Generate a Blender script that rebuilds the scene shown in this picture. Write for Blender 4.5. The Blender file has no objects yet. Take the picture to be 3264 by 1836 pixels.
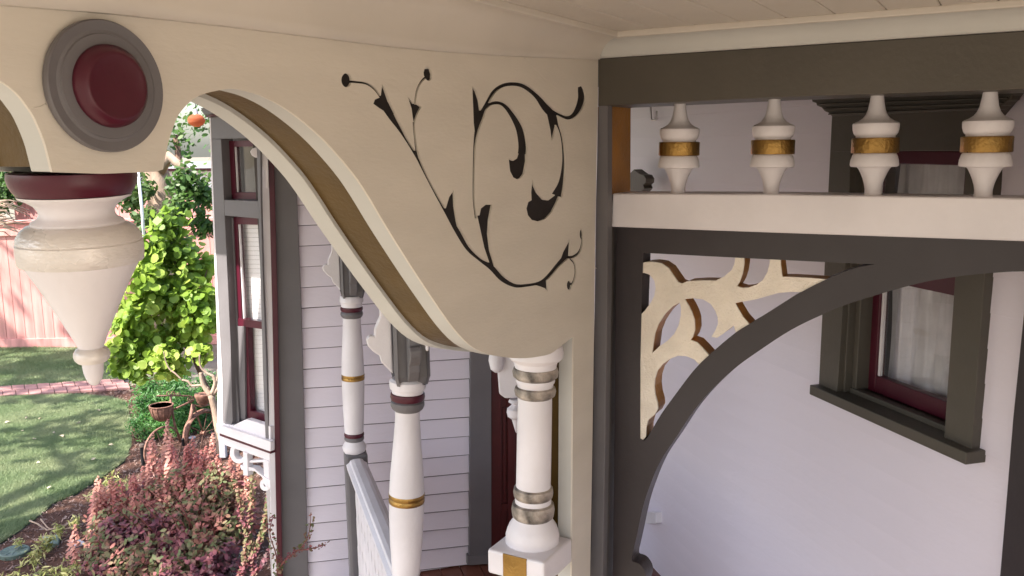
import bpy, bmesh, math, random
import numpy as np
from mathutils import Vector, Matrix
from mathutils.geometry import tessellate_polygon

rng = np.random.default_rng(7)
random.seed(7)
C = bpy.context.scene.collection
R = math.radians

# ------------------------------------------------------------------ camera
F = 0.854                      # focal length / image width
PW, PH = 3264.0, 1836.0        # photograph size, used to read positions off it
EYE = Vector((0, 0, 2.9))
cam_d = bpy.data.cameras.new('camera')
cam = bpy.data.objects.new('camera', cam_d)
C.objects.link(cam)
cam_d.sensor_width = 36.0
cam_d.lens = 36.0 * F
cam_d.clip_start = 0.02
cam_d.clip_end = 2000
CM = Matrix.Rotation(R(90 - 9.3), 3, 'X') @ Matrix.Rotation(R(-0.7), 3, 'Z')
cam.matrix_world = Matrix.Translation(EYE) @ CM.to_4x4()
bpy.context.scene.camera = cam

# ------------------------------------------------------------------ light
SUN_EL, SUN_H = 50.0, Vector((-0.80, -0.60)).normalized()
w = bpy.data.worlds.new('World'); bpy.context.scene.world = w
w.use_nodes = True
nt = w.node_tree; nt.nodes.clear()
sky = nt.nodes.new('ShaderNodeTexSky'); sky.sky_type = 'NISHITA'; sky.sun_disc = False
sky.sun_elevation = R(SUN_EL)
sky.sun_rotation = math.atan2(SUN_H.x, SUN_H.y)
sky.dust_density = 2.5
bg = nt.nodes.new('ShaderNodeBackground'); bg.inputs[1].default_value = 0.15
wo = nt.nodes.new('ShaderNodeOutputWorld')
nt.links.new(sky.outputs[0], bg.inputs[0]); nt.links.new(bg.outputs[0], wo.inputs[0])
sd = bpy.data.lights.new('sun', 'SUN'); sd.energy = 5.0; sd.angle = R(0.53); sd.color = (1.0, 0.94, 0.86)
so = bpy.data.objects.new('sun', sd); C.objects.link(so)
sdir = Vector((SUN_H.x * math.cos(R(SUN_EL)), SUN_H.y * math.cos(R(SUN_EL)), math.sin(R(SUN_EL))))
so.rotation_euler = sdir.to_track_quat('Z', 'Y').to_euler()
so.location = (-6, -2, 12)
sc = bpy.context.scene
sc.view_settings.view_transform = 'Standard'
sc.view_settings.look = 'None'
sc.view_settings.exposure = 1.6
sc.view_settings.gamma = 1.0
sc.render.engine = 'CYCLES'
sc.cycles.max_bounces = 10
sc.cycles.diffuse_bounces = 7
sc.cycles.use_denoising = True

# ------------------------------------------------------------------ placing
def ray(px, py):
    return (CM @ Vector(((px - PW / 2) / (F * PW), -(py - PH / 2) / (F * PW), -1.0)))
def at_y(px, py, Y):
    d = ray(px, py); return EYE + d * (Y / d.y)
def at_z(px, py, z):
    d = ray(px, py); return EYE + d * ((z - EYE.z) / d.z)
class Plane:
    """a vertical plane: az is the heading of its horizontal run, n points away from the porch camera side"""
    def __init__(s, p, az):
        s.p = Vector((p[0], p[1])); s.u = Vector((math.sin(R(az)), math.cos(R(az)), 0))
        n = Vector((s.u.y, -s.u.x, 0))
        if n.x * (s.p.x) + n.y * (s.p.y) < 0: n = -n
        s.n = n
    def pt(s, px, py, d=0.0):
        r = ray(px, py)
        k = (s.n.x * s.p.x + s.n.y * s.p.y + d) / (s.n.x * r.x + s.n.y * r.y)
        return EYE + r * k

# ------------------------------------------------------------------ materials
def L(c): return tuple(c) + (1.0,)
def paint(name, col, rough=0.45, var=0.06, bump=0.12, scale=6.0, metal=0.0, dirt=0.12, grain=None, spec=0.4):
    m = bpy.data.materials.new(name); m.use_nodes = True
    n, l = m.node_tree.nodes, m.node_tree.links
    b = n['Principled BSDF']
    b.inputs['Roughness'].default_value = rough; b.inputs['Metallic'].default_value = metal
    b.inputs['Specular IOR Level'].default_value = spec
    tc = n.new('ShaderNodeTexCoord')
    mp = n.new('ShaderNodeMapping'); l.new(tc.outputs['Object'], mp.inputs[0])
    if grain: mp.inputs['Scale'].default_value = grain
    n1 = n.new('ShaderNodeTexNoise'); n1.inputs['Scale'].default_value = scale; n1.inputs['Detail'].default_value = 6
    l.new(mp.outputs[0], n1.inputs['Vector'])
    cr = n.new('ShaderNodeValToRGB')
    cr.color_ramp.elements[0].position = 0.3; cr.color_ramp.elements[1].position = 0.7
    cr.color_ramp.elements[0].color = L([c * (1 - var - dirt * 0.5) for c in col]); cr.color_ramp.elements[1].color = L([min(1, c * (1 + var)) for c in col])
    l.new(n1.outputs['Fac'], cr.inputs[0])
    l.new(cr.outputs[0], b.inputs['Base Color'])
    n2 = n.new('ShaderNodeTexNoise'); n2.inputs['Scale'].default_value = scale * 14; n2.inputs['Detail'].default_value = 5
    l.new(mp.outputs[0], n2.inputs['Vector'])
    n3 = n.new('ShaderNodeTexNoise'); n3.inputs['Scale'].default_value = scale * 2.2; n3.inputs['Detail'].default_value = 3
    l.new(tc.outputs['Object'], n3.inputs['Vector'])
    ad = n.new('ShaderNodeMath'); ad.operation = 'ADD'; l.new(n2.outputs['Fac'], ad.inputs[0]); l.new(n3.outputs['Fac'], ad.inputs[1])
    bp = n.new('ShaderNodeBump'); bp.inputs['Strength'].default_value = bump; bp.inputs['Distance'].default_value = 0.004
    l.new(ad.outputs[0], bp.inputs['Height']); l.new(bp.outputs[0], b.inputs['Normal'])
    rr = n.new('ShaderNodeMapRange'); rr.inputs[3].default_value = max(0.05, rough - 0.1); rr.inputs[4].default_value = min(1, rough + 0.12)
    l.new(n3.outputs['Fac'], rr.inputs[0]); l.new(rr.outputs[0], b.inputs['Roughness'])
    return m
def glass_mat(name, rough=0.02, tint=(1, 1, 1)):
    m = bpy.data.materials.new(name); m.use_nodes = True
    n, l = m.node_tree.nodes, m.node_tree.links
    n.clear()
    o = n.new('ShaderNodeOutputMaterial'); t = n.new('ShaderNodeBsdfTransparent'); t.inputs[0].default_value = L(tint)
    g = n.new('ShaderNodeBsdfGlossy'); g.inputs['Roughness'].default_value = rough
    lw = n.new('ShaderNodeLayerWeight'); lw.inputs[0].default_value = 0.5
    pw = n.new('ShaderNodeMath'); pw.operation = 'POWER'; pw.inputs[1].default_value = 3.0; l.new(lw.outputs['Facing'], pw.inputs[0])
    fr = n.new('ShaderNodeMath'); fr.operation = 'MULTIPLY_ADD'; fr.inputs[1].default_value = 0.55; fr.inputs[2].default_value = 0.05; l.new(pw.outputs[0], fr.inputs[0])
    tc = n.new('ShaderNodeTexCoord'); nz = n.new('ShaderNodeTexNoise'); nz.inputs['Scale'].default_value = 5
    l.new(tc.outputs['Object'], nz.inputs['Vector'])
    bp = n.new('ShaderNodeBump'); bp.inputs['Strength'].default_value = 0.08; bp.inputs['Distance'].default_value = 0.01
    l.new(nz.outputs['Fac'], bp.inputs['Height']); l.new(bp.outputs[0], g.inputs['Normal'])
    mx = n.new('ShaderNodeMixShader'); l.new(fr.outputs[0], mx.inputs[0]); l.new(t.outputs[0], mx.inputs[1]); l.new(g.outputs[0], mx.inputs[2])
    l.new(mx.outputs[0], o.inputs[0])
    return m
def leaf_mat(name, cols, transl=0.35, rough=0.5, scale=9.0):
    m = bpy.data.materials.new(name); m.use_nodes = True
    n, l = m.node_tree.nodes, m.node_tree.links
    n.clear()
    o = n.new('ShaderNodeOutputMaterial')
    b = n.new('ShaderNodeBsdfPrincipled'); b.inputs['Roughness'].default_value = rough; b.inputs['Specular IOR Level'].default_value = 0.35
    t = n.new('ShaderNodeBsdfTranslucent')
    oi = n.new('ShaderNodeObjectInfo')
    ge = n.new('ShaderNodeNewGeometry')
    nz = n.new('ShaderNodeTexNoise'); nz.inputs['Scale'].default_value = scale; nz.inputs['Detail'].default_value = 2
    l.new(ge.outputs['Position'], nz.inputs['Vector'])
    a1 = n.new('ShaderNodeMath'); a1.operation = 'MULTIPLY_ADD'
    l.new(ge.outputs['Random Per Island'], a1.inputs[0]); a1.inputs[1].default_value = 0.3
    a2 = n.new('ShaderNodeMapRange'); a2.inputs[1].default_value = 0.3; a2.inputs[2].default_value = 0.7; a2.inputs[4].default_value = 0.72
    l.new(nz.outputs['Fac'], a2.inputs[0]); l.new(a2.outputs[0], a1.inputs[2])
    a3 = n.new('ShaderNodeMath'); a3.operation = 'MULTIPLY_ADD'; a3.inputs[1].default_value = 0.25
    l.new(oi.outputs['Random'], a3.inputs[0]); l.new(a1.outputs[0], a3.inputs[2])
    cr = n.new('ShaderNodeValToRGB')
    el = cr.color_ramp.elements
    el[0].color = L(cols[0]); el[0].position = 0.1; el[1].color = L(cols[-1]); el[1].position = 0.95
    for i, c in enumerate(cols[1:-1]):
        e = el.new(0.1 + 0.85 * (i + 1) / (len(cols) - 1)); e.color = L(c)
    l.new(a3.outputs[0], cr.inputs[0]); l.new(cr.outputs[0], b.inputs['Base Color']); l.new(cr.outputs[0], t.inputs[0])
    mx = n.new('ShaderNodeMixShader'); mx.inputs[0].default_value = transl
    l.new(b.outputs[0], mx.inputs[1]); l.new(t.outputs[0], mx.inputs[2]); l.new(mx.outputs[0], o.inputs[0])
    return m

M = {}
M['cream'] = paint('cream_paint', (0.64, 0.585, 0.51), 0.45, 0.03, 0.16, 2.6, grain=(1.6, 1.6, 6.0), dirt=0.06)
M['ceil'] = paint('ceiling_paint', (0.62, 0.565, 0.50), 0.45, 0.05, 0.12, 3.0)
M['white'] = paint('white_paint', (0.74, 0.70, 0.725), 0.4, 0.05, 0.22, 5.0)
M['edge'] = paint('offwhite_edge_paint', (0.55, 0.54, 0.51), 0.45, 0.04, 0.12, 5.0)
M['siding'] = paint('lilac_white_siding_paint', (0.77, 0.71, 0.79), 0.42, 0.02, 0.25, 2.5, grain=(0.7, 0.7, 2.0), dirt=0.05)
M['grey'] = paint('grey_trim_paint', (0.145, 0.135, 0.142), 0.42, 0.06, 0.15, 5.0)
M['olive'] = paint('warm_grey_trim_paint', (0.088, 0.076, 0.061), 0.45, 0.06, 0.18, 5.0)
M['dark'] = paint('dark_aubergine_trim_paint', (0.037, 0.029, 0.032), 0.42, 0.08, 0.15, 5.0)
M['burg'] = paint('burgundy_paint', (0.070, 0.007, 0.018), 0.33, 0.10, 0.12, 6.0)
M['gold'] = paint('gold_paint', (0.34, 0.20, 0.06), 0.30, 0.2, 0.5, 12.0, metal=0.9, dirt=0.3)
M['bronze'] = paint('brown_gold_paint', (0.10, 0.056, 0.010), 0.40, 0.12, 0.25, 9.0, metal=0.25)
M['goldedge'] = paint('orange_gold_paint', (0.46, 0.20, 0.03), 0.38, 0.16, 0.4, 10.0, metal=0.2)
M['pearl2'] = paint('light_pearl_leaf', (0.84, 0.76, 0.66), 0.34, 0.05, 0.9, 16.0, metal=0.0)
M['silver'] = paint('worn_silver_gilt', (0.42, 0.36, 0.31), 0.34, 0.55, 0.7, 22.0, metal=0.5, dirt=0.75)
M['pearl'] = paint('pearl_gilt_paint', (0.72, 0.67, 0.64), 0.28, 0.08, 0.3, 9.0, metal=0.2, grain=(1, 1, 3))
M['inlay'] = paint('black_scroll_paint', (0.010, 0.006, 0.006), 0.6, 0.1, 0.1)
M['door'] = paint('dark_red_door_paint', (0.075, 0.010, 0.010), 0.35, 0.1, 0.12)
M['floor'] = paint('brown_porch_floor_paint', (0.16, 0.055, 0.035), 0.45, 0.12, 0.2, 4.0)
M['glass'] = glass_mat('window_glass')
M['curtain'] = paint('white_curtain_cloth', (0.62, 0.60, 0.62), 0.8, 0.05, 0.25, 20.0)
M['blind'] = paint('white_blind', (0.80, 0.78, 0.80), 0.6, 0.03, 0.05)
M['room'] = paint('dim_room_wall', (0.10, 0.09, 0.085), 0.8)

# ------------------------------------------------------------------ mesh helpers
def tag(o, label=None, cat=None, group=None, kind=None):
    if label: o['label'] = label
    if cat: o['category'] = cat
    if group: o['group'] = group
    if kind: o['kind'] = kind
    return o
def thing(name, loc, label, cat, group=None):
    o = bpy.data.objects.new(name, None); C.objects.link(o); o.location = loc
    o.empty_display_size = 0.1
    return tag(o, label, cat, group)
def wpos(o):
    v = Vector((0, 0, 0))
    while o: v += o.location; o = o.parent
    return v
def obj(name, verts, faces, mat, parent=None, smooth=False, bevel=0.0, seg=2):
    """verts in world space; origin is moved to the mesh middle; ONE object"""
    vs = [Vector(v) for v in verts]
    c = sum(vs, Vector()) / len(vs)
    me = bpy.data.meshes.new(name)
    me.from_pydata([tuple(v - c) for v in vs], [], faces)
    me.validate(); me.update()
    bm = bmesh.new(); bm.from_mesh(me)
    bmesh.ops.recalc_face_normals(bm, faces=bm.faces)
    bm.to_mesh(me); bm.free()
    if smooth:
        for p in me.polygons: p.use_smooth = True
    me.materials.append(mat)
    o = bpy.data.objects.new(name, me); C.objects.link(o)
    if parent: o.parent = parent; o.location = c - wpos(parent)
    else: o.location = c
    if bevel > 0:
        b = o.modifiers.new('bevel', 'BEVEL'); b.width = bevel; b.segments = seg; b.limit_method = 'ANGLE'; b.angle_limit = R(40)
        b.harden_normals = False
    return o
def slab_geo(loops, off):
    flat = [p for lp in loops for p in lp]
    N = len(flat)
    tris = tessellate_polygon(loops)
    v = list(flat) + [p + off for p in flat]
    f = [tuple(t) for t in tris] + [tuple(i + N for i in reversed(t)) for t in tris]
    s = 0
    for lp in loops:
        n = len(lp)
        for i in range(n):
            a, b = s + i, s + (i + 1) % n
            f.append((a, b, b + N, a + N))
        s += n
    return v, f
def slab(name, loops, off, mat, parent=None, bevel=0.0):
    v, f = slab_geo([[Vector(p) for p in lp] for lp in loops], Vector(off))
    return obj(name, v, f, mat, parent, bevel=bevel)
def catmull(pts, n=6, closed=False):
    P = [np.array(p, float) for p in pts]; out = []
    m = len(P); rngk = range(m if closed else m - 1)
    for i in rngk:
        p0 = P[(i - 1) % m] if (closed or i > 0) else P[i]
        p1 = P[i]; p2 = P[(i + 1) % m]
        p3 = P[(i + 2) % m] if (closed or i + 2 < m) else P[min(i + 1, m - 1)]
        for k in range(n):
            t = k / n
            out.append(0.5 * ((2 * p1) + (-p0 + p2) * t + (2 * p0 - 5 * p1 + 4 * p2 - p3) * t * t + (-p0 + 3 * p1 - 3 * p2 + p3) * t ** 3))
    if not closed: out.append(P[-1])
    return [tuple(q) for q in out]
def pslab(name, pl, px, d, thick, mat, parent=None, bevel=0.0):
    """slab whose front outline is read off the photograph on plane pl at offset d, thick metres deep"""
    return slab(name, [[pl.pt(x, y, d) for x, y in px]], pl.n * thick, mat, parent, bevel)
def boxv(o, a, b, c):
    o, a, b, c = map(Vector, (o, a, b, c))
    v = [o, o + a, o + a + b, o + b, o + c, o + a + c, o + a + b + c, o + b + c]
    return v, [(0, 3, 2, 1), (4, 5, 6, 7), (0, 1, 5, 4), (1, 2, 6, 5), (2, 3, 7, 6), (3, 0, 4, 7)]
def box(name, o, a, b, c, mat, parent=None, bevel=0.0):
    v, f = boxv(o, a, b, c); return obj(name, v, f, mat, parent, bevel=bevel)
def tube_geo(path, radii, n=8):
    P = [Vector(p) for p in path]
    if not hasattr(radii, '__len__'): radii = [radii] * len(P)
    v, f = [], []
    t0 = (P[1] - P[0]).normalized(); ref = Vector((0, 0, 1)) if abs(t0.z) < 0.9 else Vector((1, 0, 0))
    nrm = t0.cross(ref).normalized()
    for i, p in enumerate(P):
        t = (P[min(i + 1, len(P) - 1)] - P[max(i - 1, 0)]).normalized()
        nrm = (nrm - t * nrm.dot(t)).normalized(); bn = t.cross(nrm)
        for k in range(n):
            a = 2 * math.pi * k / n
            v.append(p + (nrm * math.cos(a) + bn * math.sin(a)) * radii[i])
    for i in range(len(P) - 1):
        for k in range(n):
            a = i * n + k; b = i * n + (k + 1) % n
            f.append((a, b, b + n, a + n))
    f.append(tuple(range(n - 1, -1, -1))); f.append(tuple(range((len(P) - 1) * n, len(P) * n)))
    return v, f
def merge(geos):
    V, Fc = [], []
    for v, f in geos:
        o = len(V); V += list(v); Fc += [tuple(i + o for i in q) for q in f]
    return V, Fc
def tube(name, path, radii, mat, parent=None, n=8):
    v, f = tube_geo(path, radii, n); return obj(name, v, f, mat, parent, smooth=True)
def lathe_geo(prof, p0, ax, n=32):
    """prof = [(radius, height along ax)] from p0"""
    ax = Vector(ax).normalized(); ref = Vector((1, 0, 0)); a1 = ax.cross(ref).normalized(); a2 = ax.cross(a1)
    v, f = [], []
    for r, h in prof:
        for k in range(n):
            a = 2 * math.pi * k / n
            v.append(Vector(p0) + ax * h + (a1 * math.cos(a) + a2 * math.sin(a)) * max(r, 1e-4))
    for i in range(len(prof) - 1):
        for k in range(n):
            a = i * n + k; b = i * n + (k + 1) % n; f.append((a, b, b + n, a + n))
    f.append(tuple(range(n))); f.append(tuple(range((len(prof) - 1) * n, len(prof) * n)))
    return v, f
def lathe(name, prof, p0, ax, mat, parent=None, n=32, sharp=40):
    v, f = lathe_geo(prof, p0, ax, n)
    o = obj(name, v, f, mat, parent, smooth=True)
    o.data.set_sharp_from_angle(angle=R(sharp))
    return o
def copy_tree(o, parent=None, loc=None, label=None):
    c = o.copy(); C.objects.link(c)
    if parent: c.parent = parent
    if loc is not None: c.location = loc
    if label: c['label'] = label
    for ch in list(o.children): copy_tree(ch, c)
    return c
def torus_prof(r, h, t, n=7):
    return [(r + t * math.sin(math.pi * i / (n - 1)), h * i / (n - 1) ) for i in range(n)]

# ------------------------------------------------------------------ the planes of the place
K = at_y(1907, 640, 2.1)
A = Plane(K, 30.0)
B = Plane(K, -60.5)
FZ = 0.9
pc = at_z(1420, 1809, FZ); WC = Plane(pc, 74.5)
pd = at_z(2089, 1813, FZ); WD = Plane(pd, -15.5)
pg = WC.pt(868, 1437, -0.06); G = Plane(pg, -53.0)
zceil = B.pt(1932, 105, -0.05).z
UP = Vector((0, 0, 1))

def apply_mods(o):
    dg = bpy.context.evaluated_depsgraph_get()
    me = bpy.data.meshes.new_from_object(o.evaluated_get(dg))
    o.modifiers.clear(); o.data = me
def inset_px(pl, pts, amt):
    """shrink a 3-D outline that lies on a vertical plane by amt metres"""
    q = [Vector(((p - pts[0]).dot(pl.u), p.z)) for p in pts]
    area = sum(q[i].x * q[(i + 1) % len(q)].y - q[(i + 1) % len(q)].x * q[i].y for i in range(len(q)))
    sg = 1 if area > 0 else -1
    out = []
    for i in range(len(q)):
        a, b, c = q[i - 1], q[i], q[(i + 1) % len(q)]
        e1 = (b - a).normalized(); e2 = (c - b).normalized()
        n1 = Vector((-e1.y, e1.x)) * sg; n2 = Vector((-e2.y, e2.x)) * sg
        nn = (n1 + n2)
        nn = nn.normalized() / max(0.5, nn.normalized().dot(n1))
        out.append(pts[i] + pl.u * (nn.x * amt) + UP * (nn.y * amt))
    return out
def hw(x, y, Y, half):
    return (at_y(x + half, y, Y) - at_y(x - half, y, Y)).length / 2
def lathe_px(name, Y, x0, y0, x1, y1, prof, mat, parent, n=36, sharp=35):
    """turned piece: axis from pixel (x0,y0) to (x1,y1) at depth Y; prof = [(half width px, y px)]"""
    a, b = at_y(x0, y0, Y), at_y(x1, y1, Y)
    ax = (b - a).normalized()
    pr = []
    for h, y in prof:
        k = (y - y0) / (y1 - y0); x = x0 + (x1 - x0) * k
        pr.append((hw(x, y, Y, h), (at_y(x, y, Y) - a).dot(ax)))
    return lathe(name, pr, a, ax, mat, parent, n, sharp)

# ================================================================== LARGE STRUCTURE
# ground: one sheet to the horizon
gm = paint('bare_soil', (0.085, 0.045, 0.033), 0.9, 0.25, 0.8, 3.0, spec=0.1)
gl = paint('gravelly_ground', (0.22, 0.195, 0.155), 0.95, 0.3, 0.8, 1.5, spec=0.05)
ground = obj('ground', [(-150, -60, -0.012), (150, -60, -0.012), (150, 300, -0.012), (-150, 300, -0.012)], [(0, 1, 2, 3)], gl); tag(ground, kind='structure')

# porch ceiling: beaded boards running along the fretwork panel
uA, nA, uB, nB = A.u, A.n, -B.u, B.n          # uB runs right and near along the spindle screen
ceil = bpy.data.objects.new('ceiling', None); C.objects.link(ceil); ceil.location = (0, 0, zceil); tag(ceil, kind='structure')
o0 = Vector((K.x, K.y, zceil)) - nB * 0.05
starts = []
for px_, py_ in ((1932, 95), (2118, 85), (2294, 71), (2431, 54), (2618, 47)):
    p = at_z(px_, py_, zceil); starts.append((p - o0).dot(uB))
step = 0.094
k0 = starts[0]
for i in range(-6, 17):
    a = k0 + i * step
    p = o0 + uB * (a + 0.0015)
    box('ceiling_board', p + nB * 0.02, uB * (step - 0.0016), -uA * 3.9, UP * 0.016, M['ceil'], ceil, bevel=0.003)
v, f = boxv(o0 + uB * (-0.56) + nB * 0.02 + UP * 0.012, uB * 2.3, -uA * 3.9, UP * 0.02)
obj('ceiling_backing', v, f, M['ceil'], ceil)

# roof above everything near (blocks sun and sky; unseen left overhang shaped to shade the posts)
roof = bpy.data.objects.new('porch_roof', None); C.objects.link(roof)
tag(roof, 'dark shingled porch roof slab with an unseen overhang shaped to shade the posts', 'roof')
rm = paint('roof_shingle', (0.06, 0.055, 0.05), 0.9)
a0 = A.pt(0, 18); e0 = Vector((-0.95, 0.4, 0)); 
rz = 3.26
pts = [Vector((4.0, -0.7, rz)), Vector((5.0, 6.5, rz)), Vector((-0.9, 6.5, rz)), Vector((-1.05, 3.9, rz)), Vector((-1.0, 3.56, rz)), Vector((-1.75, 3.28, rz)), Vector((-2.4, 3.0, rz)), Vector((-2.95, 2.8, rz)), Vector((-2.95, 1.2, rz)), Vector((-1.4, 0.4, rz)), Vector((-1.0, -0.5, rz))]
slab('roof_slab', [pts], UP * 0.25, rm, roof)
# beams that close the gap between ceiling and roof beyond the fretwork panel
v, f = boxv(Vector((-0.44, 2.1, 3.10)), Vector((-0.36, 1.75, 0)), Vector((0.12, 0.03, 0)), UP * 0.17)
obj('eave_beam', v, f, M['white'], roof)

# porch floor
fl = bpy.data.objects.new('porch_floor', None); C.objects.link(fl); fl.location = (0, 3, FZ); tag(fl, kind='structure')
dC = WC.u; dD = WD.u
q0 = Vector((-0.42, 2.0, FZ - 0.03)) - dD * 3.4
for i in range(26):
    p = q0 + dC * (i * 0.095)
    box('floor_board', p, dC * 0.092, dD * 5.8, UP * 0.03, M['floor'], fl, bevel=0.002)
v, f = boxv(q0 + UP * -0.05, dC * 2.5, dD * 5.7, UP * 0.045); obj('floor_joists', v, f, M['dark'], fl)
v, f = boxv(q0 + UP * -0.85, dC * 0.03, dD * 5.7, UP * 0.79); obj('skirt_board', v, f, M['grey'], fl)

# ---------------------------------------------------------------- wall C: siding with the red door
left_y = [455, 521, 587, 653, 719, 784, 851, 917, 983, 1047, 1113, 1178, 1239, 1302, 1368, 1431, 1497, 1559, 1618, 1673, 1731, 1797, 1862, 1928, 1994]
right_y = [444, 507, 570, 632, 694, 757, 820, 883, 946, 1011, 1076, 1141, 1205, 1265, 1327, 1388, 1447, 1505, 1563, 1620, 1677, 1736, 1797, 1858, 1920]
wc = thing('clapboard_wall', WC.pt(1200, 1790), 'lilac white clapboard house wall behind the two turned posts', 'wall')
for i in range(1, len(left_y)):
    bl, br = WC.pt(940, left_y[i], -0.016), WC.pt(1512, right_y[i], -0.016)
    tl, tr = WC.pt(940, left_y[i - 1] + 1.8, -0.003), WC.pt(1512, right_y[i - 1] + 1.8, -0.003)  # gap lets dark sheathing show as the shadow line under each board
    n = WC.n
    v = [bl, br, tr, tl, bl + n * 0.016, br + n * 0.016, tr + n * 0.003, tl + n * 0.003]
    v = [p - UP * (0.0015 * random.random()) for p in v]
    f = [(0, 1, 2, 3), (0, 4, 5, 1), (4, 7, 6, 5), (3, 2, 6, 7), (0, 3, 7, 4), (1, 5, 6, 2)]
    obj('siding_board', v, f, M['siding'], wc, bevel=0.0015)
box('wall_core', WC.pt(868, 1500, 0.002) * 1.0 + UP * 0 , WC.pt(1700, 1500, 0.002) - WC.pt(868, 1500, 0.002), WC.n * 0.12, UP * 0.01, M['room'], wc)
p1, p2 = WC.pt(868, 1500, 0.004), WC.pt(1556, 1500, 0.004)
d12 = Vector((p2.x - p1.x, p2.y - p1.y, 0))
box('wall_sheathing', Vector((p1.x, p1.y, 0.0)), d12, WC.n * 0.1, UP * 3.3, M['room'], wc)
# corner boards
pslab('corner_board', WC, [(868, 380), (937, 380), (951, 720), (962, 1000), (983, 1836), (990, 2100), (908, 2100), (899, 1836), (884, 1000), (874, 600)], -0.03, 0.03, M['grey'], wc, 0.003)
pslab('corner_bead', WC, [(850, 380), (869.5, 380), (876, 600), (886, 1000), (901, 1836), (910, 2100), (893, 2100), (884, 1836), (868, 1000), (859, 640)], -0.062, 0.055, M['burg'], wc, 0.002)
pslab('corner_strip', WC, [(826, 440), (852.5, 440), (862.5, 640), (871.5, 1000), (887.5, 1836), (896.5, 2100), (874, 2100), (868, 1836), (846, 1000), (834, 640)], -0.055, 0.05, M['white'], wc, 0.002)
pslab('wall_bracket', WC, [(797, 483), (805, 473), (815, 470), (827, 472), (843, 488), (854, 504), (856, 560), (856, 600), (847, 600), (846, 556), (845, 541), (838, 538), (836, 525), (830, 510), (824, 504), (813, 502), (803, 496)], -0.085, 0.028, M['white'], wc, 0.003)
# door casing, plinth and door
dr = thing('front_door', WC.pt(1640, 1750), 'dark red panelled door beside the grey casing, seen behind the white colonnette', 'door')
pslab('door_casing', WC, [(1500, 1080), (1566, 1080), (1566, 1775), (1496, 1775)], -0.032, 0.03, M['grey'], dr, 0.003)
pslab('casing_plinth', WC, [(1490, 1772), (1570, 1768), (1570, 1797), (1490, 1803)], -0.04, 0.04, M['grey'], dr, 0.004)
pslab('door_leaf', WC, [(1564, 1000), (1800, 1000), (1800, 1780), (1564, 1780)], 0.0, 0.04, M['door'], dr)
for xa, xb in ((1566, 1598), (1618, 1640), (1720, 1760)):
    pslab('stile', WC, [(xa, 1000), (xb, 1000), (xb, 1770), (xa, 1770)], -0.014, 0.014, M['door'], dr, 0.003)
pslab('rail', WC, [(1598, 1606), (1720, 1600), (1720, 1622), (1598, 1628)], -0.012, 0.012, M['door'], dr, 0.003)
pslab('raised_panel', WC, [(1604, 1300), (1612, 1300), (1612, 1596), (1604, 1596)], -0.008, 0.008, M['door'], dr, 0.002)
pslab('threshold', WC, [(1564, 1766), (1830, 1745), (1830, 1775), (1564, 1797)], -0.05, 0.05, M['floor'], dr, 0.003)

# ---------------------------------------------------------------- wall D: right hand wall with window
wd = thing('side_clapboard_wall', WD.pt(2300, 1836), 'pale lilac clapboard wall on the right, seen through the arch', 'wall')
zb = WD.pt(3129, 1105).z % 0.0885
nD = WD.n
t_far, t_near = 0.95, -2.35   # along dD from pd
base = Vector((pd.x, pd.y, 0))
cyc = 0
zz = zb + 0.0885 * 9
SZ = WD.pt(3083, 1443, -0.06).z
while zz < 3.18:
    a, b = base + dD * t_near, base + dD * t_far
    lo, hi = zz, zz + 0.0885
    pr, th = 0.0050, 0.0030
    v = [a - nD * pr + UP * lo, b - nD * pr + UP * lo, b - nD * th + UP * hi, a - nD * th + UP * hi,
         a + nD * 0.0 + UP * lo, b + nD * 0.0 + UP * lo, b + nD * 0.001 + UP * hi, a + nD * 0.001 + UP * hi]
    f = [(0, 1, 2, 3), (0, 4, 5, 1), (4, 7, 6, 5), (3, 2, 6, 7), (0, 3, 7, 4), (1, 5, 6, 2)]
    # leave the window opening free
    zs, ze = SZ - 0.01, 3.3
    if hi > zs and lo < ze:
        ta = (WD.pt(2640, 1000) - base).dot(dD); tb = (WD.pt(3110, 1000) - base).dot(dD)
        if lo < zs:
            a2, b2 = base + dD * tb, base + dD * ta
            h2_ = zs - 0.012
            v2 = [a2 - nD * pr + UP * lo, b2 - nD * pr + UP * lo, b2 - nD * th + UP * h2_, a2 - nD * th + UP * h2_, a2 + UP * lo, b2 + UP * lo, b2 + nD * 0.001 + UP * h2_, a2 + nD * 0.001 + UP * h2_]
            obj('siding_board', v2, f, M['siding'], wd, bevel=0.001)
        for s, e in ((t_near, tb), (ta, t_far)):
            a2, b2 = base + dD * s, base + dD * e
            v2 = [a2 - nD * pr + UP * lo, b2 - nD * pr + UP * lo, b2 - nD * th + UP * hi, a2 - nD * th + UP * hi,
                  a2 + UP * lo, b2 + UP * lo, b2 + nD * 0.001 + UP * hi, a2 + nD * 0.001 + UP * hi]
            obj('siding_board', v2, f, M['siding'], wd, bevel=0.001)
    else:
        obj('siding_board', v, f, M['siding'], wd, bevel=0.001)
    zz += 0.0885
# end post on the right
pe0 = [(3264 + 60, 560), (3264 + 140, 560), (3264, 1990), (3170, 1990), (3186, 1836), (3222, 1400), (3253, 999), (3280, 700)]
pslab('end_board', WD, [(3300, 300), (3420, 300), (3420, 1990), (3165, 1990), (3186, 1836), (3206, 1600), (3228, 1330), (3262, 999)], -0.035, 0.03, M['dark'], wd, 0.003)
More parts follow.
